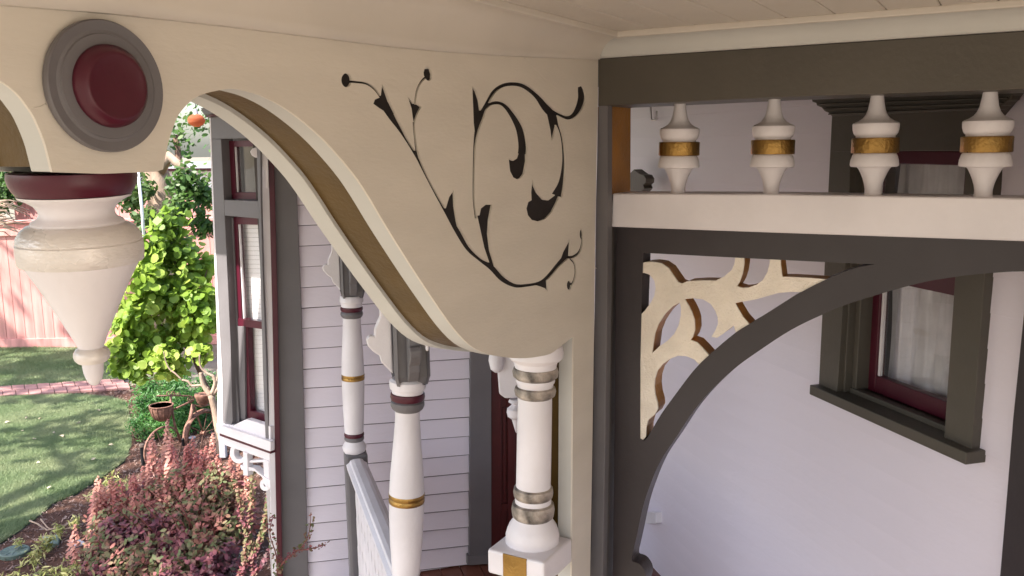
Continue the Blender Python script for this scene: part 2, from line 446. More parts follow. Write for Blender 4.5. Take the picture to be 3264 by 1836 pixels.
# dark room behind window
wn = thing('side_window', WD.pt(2850, 1330), 'burgundy sash window with grey casing, sill and sheer white curtain', 'window')
tW0 = (WD.pt(2640, 1000) - base).dot(dD); tW1 = (WD.pt(3110, 1000) - base).dot(dD)
def dbox(name, t0, t1, z0, z1, d0, d1, mat, par, bev=0.002):
    o_ = base + dD * t0 + UP * z0 + nD * d0
    return box(name, o_, dD * (t1 - t0), UP * (z1 - z0), nD * (d1 - d0), mat, par, bev)
def td(x, y, d=0.0): 
    p = WD.pt(x, y, d); return (p - base).dot(dD), p.z
# casing boards and sill from the photograph
pslab('casing', WD, [(2651, 371), (2609, 1231), (2667, 1258), (2674, 1160), (2707, 618), (2716, 371)], -0.030, 0.03, M['olive'], wn, 0.002)
pslab('casing', WD, [(3170, 371), (3164, 600), (3138, 883), (3096, 1437), (3008, 1402), (3044, 883), (3074, 600), (3084, 371)], -0.030, 0.03, M['olive'], wn, 0.002)
pslab('head_board', WD, [(2651, 371), (2585, 305), (2640, 260), (3200, 240), (3238, 290), (3170, 371), (3160, 478), (3110, 480), (2660, 484), (2646, 480)], -0.034, 0.03, M['olive'], wn, 0.002)
pslab('head_moulding', WD, [(2585, 308), (2588, 324), (2600, 328), (2603, 337), (2618, 343), (2628, 355), (2640, 360), (2651, 371), (3182, 349), (3190, 338), (3200, 334), (3208, 324), (3220, 318), (3224, 306), (3236, 296), (3236, 270), (2585, 285)], -0.060, 0.028, M['olive'], wn, 0.003)
for (ya, yb) in ((330, 322), (345, 338), (362, 352)):
    pslab('moulding_bead', WD, [(2590 + (ya - 308) * 0.9, ya), (3230 - (ya - 308), yb - 12), (3230 - (ya - 308), yb - 8), (2590 + (ya - 308) * 0.9, ya + 4)], -0.066, 0.01, M['olive'], wn, 0.001)
t0, z0 = td(2582, 1232, -0.06); t1, z1 = td(3083, 1443, -0.06); _, zlo = td(3083, 1486, -0.06)
dbox('sill', t0, t1, z1 - 0.032, z1, -0.062, 0.005, M['olive'], wn, 0.003)
SZ = z1
# jamb, stops, sill slope, sash
tj0, _ = td(2667, 1258, -0.03); tj1, _ = td(3008, 1402, -0.03)
dbox('jamb', tj0 + 0.004, tj0 - 0.012, SZ, 3.0, -0.012, 0.11, M['olive'], wn)
dbox('jamb', tj1 + 0.010, tj1 - 0.004, SZ, 3.0, -0.012, 0.11, M['olive'], wn)
dbox('stop', tj0 - 0.012, tj0 - 0.034, SZ + 0.012, 3.0, 0.012, 0.11, M['olive'], wn)
dbox('inner_sill', tj0 - 0.002, tj1 + 0.002, SZ - 0.01, SZ + 0.014, 0.006, 0.032, M['olive'], wn)
dbox('sub_sill', tj0 - 0.002, tj1 + 0.002, SZ - 0.02, SZ + 0.006, 0.030, 0.10, M['olive'], wn)
ss0, ss1 = tj0 - 0.030, tj1 + 0.012
sz0 = SZ + 0.008
zmeet = td(3040, 915, 0.06)[1]
def sash(za, zb, d, name='sash'):
    s = dbox(name, ss0, ss0 - 0.036, za, zb, d, d + 0.03, M['burg'], wn, 0.003)
    dbox(name, ss1 + 0.036, ss1, za, zb, d, d + 0.03, M['burg'], wn, 0.003)
    dbox(name + '_rail', ss0 - 0.036, ss1 + 0.036, za, za + 0.052, d, d + 0.03, M['burg'], wn, 0.003)
    dbox(name + '_rail', ss0 - 0.036, ss1 + 0.036, zb - 0.036, zb, d, d + 0.03, M['burg'], wn, 0.003)
    dbox('glazing_bead', ss0 - 0.036, ss0 - 0.045, za + 0.052, zb - 0.036, d + 0.006, d + 0.016, M['white'], wn, 0.001)
    dbox('pane', ss0 - 0.036, ss1 + 0.036, za + 0.05, zb - 0.036, d + 0.012, d + 0.016, M['glass'], wn, 0)
sash(sz0, zmeet + 0.02, 0.055)
ztop = td(2950, 481, 0.03)[1]
sash(zmeet - 0.014, ztop, 0.020, 'upper_sash')
dbox('head_jamb', tj0, tj1, ztop, ztop + 0.03, -0.01, 0.11, M['olive'], wn)
# curtain with folds
nx_, nz_ = 60, 18
V, Fc = [], []
for i in range(nx_ + 1):
    for j in range(nz_ + 1):
        s = i / nx_; tt = ss0 + (ss1 - ss0) * s
        zz_ = sz0 + (3.05 - sz0) * j / nz_
        dd = 0.125 + 0.012 * math.sin(s * 31 + 0.6 * math.sin(j * 0.5)) + 0.006 * math.sin(s * 71)
        V.append(base + dD * tt + nD * dd + UP * zz_)
for i in range(nx_):
    for j in range(nz_):
        a = i * (nz_ + 1) + j; Fc.append((a, a + nz_ + 1, a + nz_ + 2, a + 1))
obj('curtain', V, Fc, M['curtain'], wn, smooth=True)
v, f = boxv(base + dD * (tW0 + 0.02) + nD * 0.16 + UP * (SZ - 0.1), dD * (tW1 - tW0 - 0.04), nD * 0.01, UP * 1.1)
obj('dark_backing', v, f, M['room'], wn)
# small things on that wall
bx = thing('wall_box', WD.pt(2078, 1660), 'small white box on the wall low beside the foot of the dark arch', 'junction box')
pslab('box_body', WD, [(2050, 1640), (2066, 1632), (2090, 1634), (2090, 1668), (2064, 1670), (2050, 1668)], -0.035, 0.034, M['white'], bx, 0.002)
hk = tube('wall_hook', [WD.pt(2073, 318, -0.015), WD.pt(2076, 378, -0.015), WD.pt(2080, 383, -0.02), WD.pt(2090, 383, -0.02), WD.pt(2093, 378, -0.02), WD.pt(2093, 354, -0.02)], 0.004, M['white'])
tag(hk, 'small white J shaped hook on the wall above the first spindle gap', 'hook')

# house walls to the right and behind, out of frame, that the porch belongs to
hb = thing('house_body', (2.6, 0.5, 0), 'pale house wall continuing beside the porch behind the viewer', 'house')
p0 = base + dD * (-2.35)
v, f = boxv(Vector((p0.x, p0.y, 0)), Vector((0.35, -5.2, 0)), Vector((0.15, 0.0, 0)), UP * 3.25); obj('wall', v, f, M['cream'], hb)

# ================================================================== THE FRETWORK PANEL (plane A)
S_curve = [(1828, 1072), (1783, 1107), (1754, 1128), (1708, 1138), (1661, 1142), (1604, 1138), (1552, 1127), (1500, 1102), (1445, 1045), (1383, 957), (1311, 848), (1232, 722), (1187, 645), (1141, 573), (1086, 504), (1027, 440), (959, 381), (895, 336), (831, 304), (776, 288), (742, 283), (707, 286), (662, 296), (628, 309), (600, 330), (569, 366), (548, 418), (535, 462), (524, 514), (520, 540)]
S_left = [(167, 549), (155, 500), (141, 449), (111, 377), (86, 338), (51, 295), (0, 257), (-80, 215), (-180, 192), (-260, 190)]
out = catmull(S_curve, 3) + [(498, 547), (330, 554)] + catmull(S_left, 3)
right = [(1907, 187), (1905, 340), (1899, 640), (1893, 1100), (1887, 1500), (1880, 1900)]
def A_outline(d=0.0):
    top_l = A.pt(-260, 100, d); top_l.z = zceil + 0.006
    top_r = A.pt(1907, 187, d); top_r.z = zceil + 0.006
    return [top_r] + [A.pt(x, y, d) for x, y in right] + [A.pt(1822, 1900, d), A.pt(1823, 1700, d)] + [A.pt(x, y, d) for x, y in out] + [top_l]
face = A_outline()
fp = thing('fretwork_panel', A.pt(1700, 1140, 0.07), 'tan curved porch panel with a black scroll cut out and a deep gold grooved edge', 'porch bracket')
plate = slab('face_plate', [face], nA * 0.004, M['cream'], fp)
core = slab('edge_moulding', [[p + nA * 0.004 for p in inset_px(A, face, 0.0006)]], nA * 0.034, M['edge'], fp, bevel=0.002)
slab('gilt_groove', [[p + nA * 0.038 for p in inset_px(A, face, 0.008)]], nA * 0.074, M['bronze'], fp)
slab('back_moulding', [[p + nA * 0.112 for p in inset_px(A, face, 0.001)]], nA * 0.038, M['edge'], fp, bevel=0.006)
inl = [(1060, 220), (1890, 220), (1884, 1050), (1780, 1070), (1640, 1105), (1540, 1090), (1450, 985), (1330, 800), (1215, 640), (1080, 450)]
slab('scroll_backing', [[A.pt(x, y, 0.0036) for x, y in inl]], nA * 0.0012, M['inlay'], fp)
# scroll cut-outs: strokes and leaves in the enlarged view's pixels
def Z(p): return (1000 + p[0] / 1.7253, 160 + p[1] / 1.7253)
def stroke(pts):
    q = catmull(pts, 5); l, r = [], []
    for i in range(len(q)):
        a, b = q[max(i - 1, 0)], q[min(i + 1, len(q) - 1)]
        dx, dy = b[0] - a[0], b[1] - a[1]; m = math.hypot(dx, dy) or 1
        h = (q[i][2] * 1.12 + 4.0) / 2
        l.append((q[i][0] - dy / m * h, q[i][1] + dx / m * h)); r.append((q[i][0] + dy / m * h, q[i][1] - dx / m * h))
    return l + r[::-1]
def oval(cx, cy, rx, ry, n=20): return [(cx + rx * math.cos(2 * math.pi * i / n), cy + ry * math.sin(2 * math.pi * i / n)) for i in range(n)]
shapes = [
    stroke([(395, 300, 46), (430, 362, 34), (480, 440, 18), (520, 508, 10), (572, 590, 14), (600, 650, 10), (650, 750, 8), (725, 885, 12), (790, 990, 26), (850, 1090, 20), (920, 1155, 14), (980, 1195, 26), (1040, 1258, 24), (1110, 1295, 14), (1180, 1292, 10), (1240, 1280, 12), (1285, 1250, 16), (1345, 1180, 18), (1398, 1125, 26)]),
    [(377, 185), (392, 215), (415, 280), (450, 350), (430, 372), (395, 340), (360, 318), (328, 295), (336, 272), (368, 258)],
    stroke([(370, 262, 6), (335, 214, 7), (290, 184, 7), (240, 176, 7), (200, 172, 9)]), oval(180, 165, 28, 39),
    stroke([(574, 592, 14), (562, 520, 8), (553, 440, 7), (552, 395, 10)]),
    [(518, 257), (535, 275), (553, 297), (575, 300), (592, 313), (572, 352), (553, 410), (545, 370), (538, 320)],
    stroke([(556, 300, 6), (567, 225, 6), (590, 175, 7), (614, 150, 8)]), [(622, 88), (640, 100), (650, 130), (648, 158), (638, 170), (622, 165), (606, 140), (604, 122), (612, 96)],
    [(772, 768), (776, 860), (790, 945), (806, 1010), (780, 985), (725, 892), (720, 880), (728, 866), (745, 808)],
    [(946, 850), (982, 850), (966, 930), (961, 1010), (972, 1100), (1000, 1195), (975, 1195), (938, 1085), (903, 925), (900, 910), (912, 908), (920, 870)],
    stroke([(893, 925, 8), (882, 840, 7), (880, 760, 7), (882, 620, 8), (886, 520, 10), (898, 440, 18), (922, 362, 26), (950, 300, 16), (990, 230, 15), (1040, 195, 14), (1100, 186, 14), (1160, 200, 18), (1225, 250, 22), (1275, 312, 36), (1318, 360, 36), (1345, 415, 12), (1364, 475, 9), (1374, 560, 10), (1374, 640, 14), (1362, 730, 26), (1338, 800, 50)]),
    [(872, 196), (893, 225), (910, 275), (918, 330), (926, 345), (910, 420), (890, 480), (880, 400), (876, 290)],
    stroke([(930, 335, 14), (970, 298, 12), (1020, 290, 12), (1062, 315, 20), (1105, 375, 28), (1136, 440, 36), (1150, 520, 40), (1148, 570, 42)]),
    [(1072, 592), (1083, 603), (1098, 608), (1118, 595), (1132, 550), (1150, 530), (1169, 540), (1170, 610), (1156, 680), (1138, 704), (1120, 711), (1098, 700), (1080, 665)],
    stroke([(1308, 330, 12), (1350, 354, 10), (1395, 372, 13), (1430, 358, 20), (1458, 318, 30), (1474, 265, 34), (1470, 220, 28), (1464, 200, 18)]),
    [(1275, 320), (1336, 350), (1332, 420), (1318, 478), (1309, 498), (1302, 440), (1288, 375)],
    [(1204, 705), (1212, 745), (1230, 785), (1262, 822), (1290, 826), (1325, 800), (1352, 750), (1372, 700), (1362, 770), (1340, 830), (1310, 890), (1275, 928), (1235, 942), (1200, 934), (1178, 908), (1170, 870), (1180, 835), (1198, 825), (1196, 780)],
    [(1215, 1290), (1262, 1262), (1283, 1242), (1288, 1327), (1272, 1310), (1248, 1300)],
    [(1412, 1037), (1408, 1095), (1406, 1135), (1380, 1155), (1352, 1168), (1372, 1110)],
    stroke([(1396, 1138, 9), (1425, 1136, 9), (1458, 1112, 8), (1474, 1070, 6), (1476, 1030, 6)]), oval(1472, 1012, 9, 28, 14),
    stroke([(1410, 1145, 6), (1434, 1175, 6), (1440, 1225, 6), (1428, 1272, 6), (1416, 1290, 8)]), oval(1405, 1293, 13, 26, 14),
]
cutcol = bpy.data.collections.new('cutters'); C.children.link(cutcol)
for s in shapes:
    sp0 = [A.pt(*Z(p), 0.0) for p in s]; sp = [p - nA * 0.008 for p in sp0]
    v, f = slab_geo([sp], nA * 0.0135)
    o = obj('cutter', v, f, M['inlay']); C.objects.unlink(o); cutcol.objects.link(o)
bo = plate.modifiers.new('cut', 'BOOLEAN'); bo.operation = 'DIFFERENCE'; bo.solver = 'EXACT'; bo.operand_type = 'COLLECTION'; bo.collection = cutcol; bo.use_self = True
bpy.context.view_layer.update()
apply_mods(plate)
for o in list(cutcol.objects): bpy.data.objects.remove(o)
bpy.data.collections.remove(cutcol)
if len(plate.data.materials) > 1:
    plate.data.materials.clear(); plate.data.materials.append(M['cream'])
    for p in plate.data.polygons: p.material_index = 0
for k_, pts_ in enumerate(([(1668, 182), (1700, 215), (1760, 270), (1800, 305), (1836, 334)], [(1853, 824), (1880, 842), (1902, 856)], [(1600, 165), (1622, 190), (1630, 205)], [(103, 343), (125, 341), (146, 330)])):
    tube('paint_seam', [A.pt(x, y, 0.0002) for x, y in catmull(pts_, 3)], 0.0008, M['cream'], fp, 6)
# roundel
rc = A.pt(327, 277, 0.0)
ax = -nA
rd = lathe('roundel', [(0.0683, 0.0), (0.0702, 0.004), (0.0702, 0.009), (0.0688, 0.0115), (0.0592, 0.0095), (0.0559, 0.0105), (0.0549, 0.0125), (0.0430, 0.0125), (0.0425, 0.011), (0.0010, 0.011)], rc, ax, M['grey'], fp, 72, 25)
lathe('button', [(0.0435, 0.010), (0.0441, 0.014), (0.0435, 0.018), (0.0358, 0.0265), (0.0339, 0.0272), (0.0315, 0.0262), (0.0210, 0.0235), (0.0010, 0.0225)], rc, ax, M['burg'], rd, 72, 50)

# hanging drop under the panel
pt0 = A.pt(233, 562, 0.075); pt0.z = A.pt(300, 556).z + 0.002
tip = at_y(303, 1229, pt0.y + 0.01)
axp = (tip - pt0).normalized()
dp = thing('hanging_drop', pt0, 'turned white and silver drop with burgundy collar hanging under the panel', 'porch drop')
HS = (tip - pt0).length / 0.242
def dl(name, prof, mat): return lathe(name, [(r, h * HS) for r, h in prof], pt0, axp, mat, dp, 56, 35)
dl('collar', [(0.068, 0.0), (0.069, 0.006), (0.0675, 0.013), (0.0645, 0.019), (0.0605, 0.0245), (0.05, 0.0255)], M['burg'])
dl('neck', [(0.061, 0.0252), (0.0595, 0.0275), (0.052, 0.031), (0.0445, 0.036), (0.0405, 0.042), (0.0405, 0.046), (0.043, 0.050), (0.0485, 0.0525), (0.050, 0.0545), (0.050, 0.057)], M['white'])
dl('band', [(0.0495, 0.0568), (0.056, 0.058), (0.062, 0.0625), (0.0665, 0.070), (0.0678, 0.0745), (0.0672, 0.0755), (0.0685, 0.077), (0.0688, 0.088), (0.0680, 0.0975), (0.0665, 0.0995), (0.061, 0.1005)], M['pearl'])
dl('cone', [(0.0615, 0.1000), (0.0605, 0.104), (0.050, 0.122), (0.0385, 0.145), (0.0275, 0.167), (0.0185, 0.186), (0.0138, 0.1975)], M['white'])
dl('bead', [(0.0138, 0.1965), (0.0175, 0.1985), (0.0200, 0.2025), (0.0206, 0.206), (0.0195, 0.210), (0.0165, 0.2135), (0.012, 0.2145)], M['pearl'])
dl('tip', [(0.0118, 0.214), (0.0120, 0.217), (0.0112, 0.226), (0.0085, 0.235), (0.0050, 0.2400), (0.001, 0.2418)], M['white'])

# colonnette between panel and plinth block
Yc = A.pt(1699, 1400, 0.072).y
cn = thing('colonnette', at_y(1697, 1720, Yc), 'short round white column with four worn silver rings on a bracket block', 'column')
def cl(name, prof, mat): return lathe_px(name, Yc, 1708, 1120, 1697, 1730, prof, mat, cn, 48)
cl('capital', [(66, 1085), (84, 1100), (89, 1122), (88, 1136), (80, 1145), (70, 1152), (66, 1172)], M['white'])
cl('ring', [(60, 1168), (70, 1172), (74, 1184), (72, 1198), (60, 1208)], M['silver'])
cl('neck', [(61, 1204), (63, 1212), (62, 1217), (58, 1222), (57, 1236)], M['white'])
cl('ring', [(55, 1229), (64, 1234), (67, 1245), (64, 1258), (54, 1266)], M['silver'])
cl('shaft', [(54.5, 1262), (55.5, 1400), (55.5, 1558)], M['white'])
cl('ring', [(54, 1548), (62, 1554), (64, 1568), (62, 1580), (54, 1589)], M['silver'])
cl('neck', [(58, 1582), (58, 1604)], M['white'])
cl('ring', [(56, 1598), (66, 1604), (69, 1622), (66, 1642), (56, 1652)], M['silver'])
cl('base', [(60, 1645), (66, 1658), (76, 1672), (82, 1688), (84, 1696), (86, 1702), (85, 1712), (87, 1730), (87, 1750)], M['white'])
ktop = A.pt(1734, 1793, -0.004); kc = A.pt(1823, 1793, -0.004)
zt = at_y(1700, 1722, Yc).z
k_o = Vector((ktop.x, ktop.y, zt - 0.060))
box('plinth_block', k_o, uA * ((kc - ktop).dot(uA) + 0.002), nA * 0.150, UP * 0.060, M['white'], cn, 0.006)
box('gilt_panel', k_o - uA * 0.002 + nA * 0.045 + UP * 0.000, nA * 0.062, uA * 0.004, UP * 0.0595, M['gold'], cn, 0.001)

# crown mouldings
def loft(name, lines, mat, parent=None):
    n = len(lines[0]); V = [p for l in lines for p in l]; Fc = []
    for j in range(len(lines) - 1):
        for i in range(n - 1):
            a = j * n + i; Fc.append((a, a + 1, a + n + 1, a + n))
    m = len(lines)
    Fc.append(tuple(range(0, n))) if False else None
    return obj(name, V, Fc, mat, parent, smooth=True)
def cove(low, high, inn, bead=True):
    """lines from the wall edge (low) to the ceiling edge (high); hollow between"""
    L_ = []
    for k in (0.0, 0.02):
        L_.append([a + inn * (0.010 * (1 if k else 0)) for a in low])
    for i in range(9):
        t = i / 8
        row = []
        for a, b in zip(low, high):
            a2 = a + inn * 0.010
            d = b - a2
            hor = Vector((d.x, d.y, 0)); up = d.z
            row.append(a2 + hor * (1 - math.cos(t * math.pi / 2)) + UP * (up * math.sin(t * math.pi / 2)))
        L_.append(row)
    return L_
lowA = [A.pt(x, y, -0.0005) for x, y in catmull([(-250, -8), (0, 18), (300, 42), (500, 62), (700, 84), (1000, 120), (1300, 156), (1600, 178), (1900, 190)], 4)]
highA = []
for p in lowA:
    q = p - nA * 0.062; q.z = zceil - 0.012; highA.append(q)
inn = -nA
ca = thing('crown_moulding', lowA[10], 'tan cove moulding joining the scrolled panel to the ceiling boards', 'moulding')
loft('cove', cove(lowA, highA, inn), M['ceil'], ca)
b0, b1 = highA[0], highA[-1]
box('ceiling_bead', Vector((b0.x, b0.y, zceil - 0.013)), Vector((b1.x - b0.x, b1.y - b0.y, 0)), -nA * 0.011, UP * 0.014, M['ceil'], ca, 0.003)
lowB = [B.pt(x, y, -0.0005) for x, y in [(1907 + i * 110, 187 - i * 7.25) for i in range(17)]]
highB = []
for p in lowB:
    q = p - nB * 0.050; q.z = zceil - 0.012; highB.append(q)
cb = thing('crown_moulding', lowB[6], 'off white cove moulding over the grey beam of the spindle screen', 'moulding')
loft('cove', cove(lowB, highB, -nB), M['edge'], cb)
b0, b1 = highB[0] - uB * 0.0, highB[-1]
box('ceiling_bead', Vector((b0.x, b0.y, zceil - 0.013)), Vector((b1.x - b0.x, b1.y - b0.y, 0)), -nB * 0.012, UP * 0.014, M['ceil'], cb, 0.003)

# ================================================================== SPINDLE SCREEN (plane B)
sb = thing('spindle_screen', B.pt(2400, 620, 0.08), 'grey beam over a row of white spindles with gold bands on an off white rail', 'porch screen')
far = 3700
beam = [(1907, 187), (3264, 98), (far, 69), (far, 274), (3264, 284), (2500, 309), (1942, 336), (1906, 339)]
pslab('beam', B, beam, 0.0, 0.17, M['olive'], sb, 0.002)
zt_b = B.pt(1942, 336).z
pslab('corner_post', B, [(1907, 336), (1937, 336), (1936, 900), (1929, 1400), (1921, 1836), (1920, 1900), (1876, 1900), (1882, 1836), (1890, 1400), (1899, 640)], 0.0, 0.028, M['grey'], sb, 0.002)
# jamb behind the post face: gold above the rail, grey below
j0 = B.pt(1936, 620, 0.028); j1 = B.pt(1908, 620, 0.028)
pslab('gilt_jamb', B, [(1906, 340), (1935, 336), (1935, 622), (1902, 622)], 0.028, 0.15, M['goldedge'], sb)
pslab('post_side', B, [(1904, 622), (1935, 622), (1935, 900), (1928, 1400), (1920, 1836), (1919, 1900), (1880, 1900), (1886, 1400)], 0.028, 0.15, M['olive'], sb)
# rail with chamfered edges
rl_t, rl_b = [(1952, 617), (2500, 620), (3264, 633), (far, 640)], [(1948, 723), (2500, 743), (3264, 769), (far, 785)]
rail_px = rl_t + rl_b[::-1]
pr0 = [B.pt(x, y, 0.035) for x, y in rail_px]
rl_ = slab('rail', [pr0], nB * 0.115, M['white'], sb, 0.013); rl_.modifiers[0].segments = 1
for (xa, xb) in ((1975, 2430), (2490, far)):
    def yy(x, l): 
        for (a, b) in zip(l, l[1:]):
            if a[0] <= x <= b[0]: return a[1] + (b[1] - a[1]) * (x - a[0]) / (b[0] - a[0])
        return l[-1][1]
# spindles
prof_sp = [(34, 326), (35, 332), (37, 350), (42, 378), (50, 396), (58, 407), (63.5, 412)]
def spindle(xb, k):
    """k scales the turned profile measured on the first spindle"""
    base_ = B.pt(xb - 6, 616, 0.075); top_ = B.pt(xb, 322, 0.075)
    ymap = None
    t = thing('x', base_, '', '')
    bpy.data.objects.remove(t)
xs = [(2161, 2172, 326, 614), (2456, 2470, 314, 616), (2778, 2796, 300, 619), (3130, 3158, 288, 624), (3520, 3560, 272, 632)]
P1 = [  # half width in pixels at the first spindle, fraction of height from the top
    ('neck', 'white', [(17.5, 0.0), (17.5, 0.03), (20, 0.10), (24, 0.17), (29, 0.215), (37, 0.25), (48, 0.275), (58, 0.289), (62, 0.297)]),
    ('upper_ring', 'white', [(60, 0.296), (63, 0.300), (64, 0.315), (63, 0.36), (60, 0.395), (57, 0.410), (54, 0.418), (53, 0.440)]),
    ('gold_band', 'gold', [(60, 0.4365), (64.5, 0.439), (65.5, 0.450), (65, 0.50), (65.5, 0.572), (64, 0.582), (58, 0.585)]),
    ('lower_ring', 'white', [(55, 0.578), (59, 0.590), (62, 0.61), (65.5, 0.65), (67, 0.69), (66, 0.708), (62, 0.715), (47, 0.719)]),
    ('foot', 'white', [(47, 0.717), (42, 0.74), (36, 0.78), (30, 0.83), (25.5, 0.88), (23, 0.93), (23, 0.965), (25, 0.985), (29, 1.0)]),
]
first = None
ref_Y = None
for i, (xbm, xtm, ytp, ybt) in enumerate(xs):
    bot = B.pt(xbm, ybt, 0.085); top = B.pt(xtm, ytp, 0.085)
    bot = Vector((bot.x, bot.y, bot.z - 0.004)); top = Vector((top.x, top.y, top.z + 0.004))
    top.x = bot.x + (top.x - bot.x) * 0.35; top.y = bot.y + (top.y - bot.y) * 0.35
    H = (top - bot).length
    if first is None:
        ref = (at_y(2166 + 10, 470, bot.y) - at_y(2166 - 10, 470, bot.y)).length / 20
        sp = None
        for nm, mt, pr in P1:
            prf = [(r * ref * 0.985, f_ * H) for r, f_ in pr]
            if sp is None:
                sp = lathe('spindle', prf, top, (bot - top), M[mt], sb, 40, 35)
            else:
                lathe(nm, prf, top, (bot - top), M[mt], sp, 40, 35)
        first = (sp, bot.copy())
    else:
        c_ = copy_tree(first[0], sb, first[0].location + (bot - first[1])); c_.rotation_euler.z = 1.3 * i + 0.4
# copies keep the parent's own children

# ---------------------------------------------------------------- arch bracket with scroll fretwork
ab = thing('arch_bracket', B.pt(2000, 1800, 0.06), 'dark quarter arch bracket with cream and gold scroll fretwork in its corner', 'bracket')
arch_low = [(far, 900), (3450, 868), (3264, 865), (3140, 872), (3044, 883), (2920, 905), (2721, 963), (2621, 1003), (2521, 1052), (2418, 1119), (2340, 1176), (2262, 1249), (2210, 1311), (2159, 1388), (2106, 1468), (2073, 1544), (2049, 1617), (2031, 1701), (2019, 1755)]
foot = [(2015, 1772), (2015, 1788), (2030, 1794), (2041, 1801), (2049, 1811), (2056, 1824), (2059, 1842), (2054, 1862), (2040, 1880), (2025, 1900)]
outer = [(1966, 722), (2500, 742), (3264, 768), (far, 784)] + catmull(arch_low, 4) + catmull(foot, 3) + [(1950, 1900), (1953, 1836), (1958, 1400), (1963, 900)]
arch_up = [(2790, 843), (2737, 852), (2649, 884), (2547, 935), (2418, 1016), (2345, 1060), (2262, 1130), (2211, 1181), (2159, 1249), (2107, 1321), (2066, 1391), (2052, 1405)]
inner = [(2050, 806), (2300, 819), (2661, 837)] + catmull(arch_up, 4) + [(2040, 1398), (2040, 1150), (2045, 950)]
slab('arch_frame', [[B.pt(x, y, 0.060) for x, y in outer], [B.pt(x, y, 0.060) for x, y in inner]], nB * 0.052, M['dark'], ab, 0.002)
def Y3(p): return (1900 + p[0] / 1.9317, 700 + p[1] / 1.9317)
fo = [(268, 275), (300, 262), (345, 259), (400, 268), (445, 298), (480, 350), (505, 385), (527, 394), (560, 380), (650, 374), (735, 376), (785, 352), (835, 310), (852, 270), (860, 200), (914, 203), (912, 270), (903, 330), (886, 380), (868, 410), (900, 420), (940, 418), (990, 400), (1030, 368), (1055, 320), (1068, 270), (1070, 210), (1136, 214), (1137, 280), (1147, 352), (1200, 353), (1330, 360), (1470, 372), (1290, 447), (1200, 445), (1120, 452), (1050, 472), (980, 492), (900, 506), (856, 514), (875, 550), (905, 600), (945, 645), (880, 715), (860, 702), (848, 652), (820, 672), (780, 705), (745, 728), (710, 722), (735, 680), (750, 640), (748, 600), (733, 560), (705, 520), (660, 492), (600, 484), (545, 490), (570, 530), (592, 575), (606, 620), (608, 680), (596, 720), (582, 742), (620, 755), (655, 790), (700, 840), (640, 900), (605, 862), (560, 842), (505, 838), (455, 858), (410, 890), (378, 930), (362, 980), (358, 1030), (364, 1080), (378, 1130), (380, 1165), (362, 1200), (320, 1235), (308, 1280), (306, 1335), (288, 1358), (268, 1350), (262, 1250), (264, 900), (270, 590), (300, 560), (335, 515), (358, 470), (366, 420), (358, 375), (330, 340), (295, 328), (268, 328)]
fi = [(515, 512), (470, 535), (425, 580), (385, 640), (362, 700), (352, 770), (345, 822), (390, 780), (440, 745), (480, 705), (508, 650), (521, 590), (522, 545)]
fpx = [B.pt(*Y3(p), 0.063) for p in fo]; fhx = [B.pt(*Y3(p), 0.063) for p in fi]
slab('scroll_face', [fpx, fhx], nB * 0.006, M['pearl2'], ab, 0.0012)
slab('scroll_body', [[p + nB * 0.006 for p in inset_px(B, fpx, 0.0006)], [p + nB * 0.006 for p in inset_px(B, fhx, -0.0006)]], nB * 0.050, M['goldedge'], ab)

# ================================================================== TURNED POSTS, HANDRAIL
def turned_post(Y, dat, lab, cap):
    (xt, yt, xb, yb) = dat['axis']
    t = thing('turned_post', at_y(xb, yb, Y), lab, 'post', 'turned porch posts')
    def lp(nm, prof, mat): return lathe_px(nm, Y, xt, yt, xb, yb, prof, M[mat], t, 44)
    for nm, mt, pr in dat['turned']: lp(nm, pr, mt)
    return t
near_d = dict(axis=(1301, 1100, 1294, 1836), turned=[
    ('collar', 'white', [(50, 1205), (58, 1212), (58.5, 1226), (57, 1236), (51, 1239), (50, 1250), (46, 1262)]),
    ('burgundy_ring', 'burg', [(46, 1248), (54, 1253), (55.5, 1263), (53, 1272), (45, 1277)]),
    ('grey_ring', 'grey', [(46, 1273), (53, 1279), (54, 1290), (50, 1300), (42, 1307)]),
    ('shaft', 'white', [(42, 1304), (39.5, 1310), (39, 1330), (40, 1350), (46, 1430), (53, 1510), (56, 1572)]),
    ('gold_ring', 'gold', [(55, 1568), (57.5, 1573), (57, 1580), (55, 1584), (57.5, 1589), (57, 1597), (54, 1602)]),
    ('lower_shaft', 'white', [(55.5, 1598), (55.5, 1640), (52, 1720), (46, 1800), (42, 1850), (40, 1900)])])
far_d = dict(axis=(1120, 940, 1130, 1440), turned=[
    ('collar', 'white', [(34, 942), (38, 950), (38, 961), (34, 964), (33, 980)]),
    ('burgundy_ring', 'burg', [(31, 975), (35, 978), (36, 984), (34, 990), (30, 993)]),
    ('grey_ring', 'grey', [(31, 990), (35, 995), (36, 1001), (33, 1008), (29, 1012)]),
    ('shaft', 'white', [(29, 1009), (28.5, 1018), (30, 1060), (34, 1130), (36, 1192)]),
    ('gold_ring', 'gold', [(35.5, 1190), (37, 1194), (36.5, 1198), (35.5, 1200), (37, 1203), (36, 1209)]),
    ('lower_shaft', 'white', [(36, 1206), (35.5, 1240), (33, 1310), (29.5, 1380)]),
    ('lower_burgundy_ring', 'burg', [(29, 1376), (31.5, 1380), (31.5, 1387), (29, 1391)]),
    ('lower_grey_ring', 'grey', [(29, 1389), (31, 1393), (31, 1399), (28, 1403)]),
    ('foot', 'white', [(27, 1400), (30, 1408), (35, 1416), (38, 1424), (36, 1432), (30, 1442)])])
NP = turned_post(2.4, near_d, 'larger turned white post with gold rings beside the handrail, nearer of two', None)
FPs = turned_post(3.6, far_d, 'smaller turned white post farther back, standing at the top end of the handrail', None)
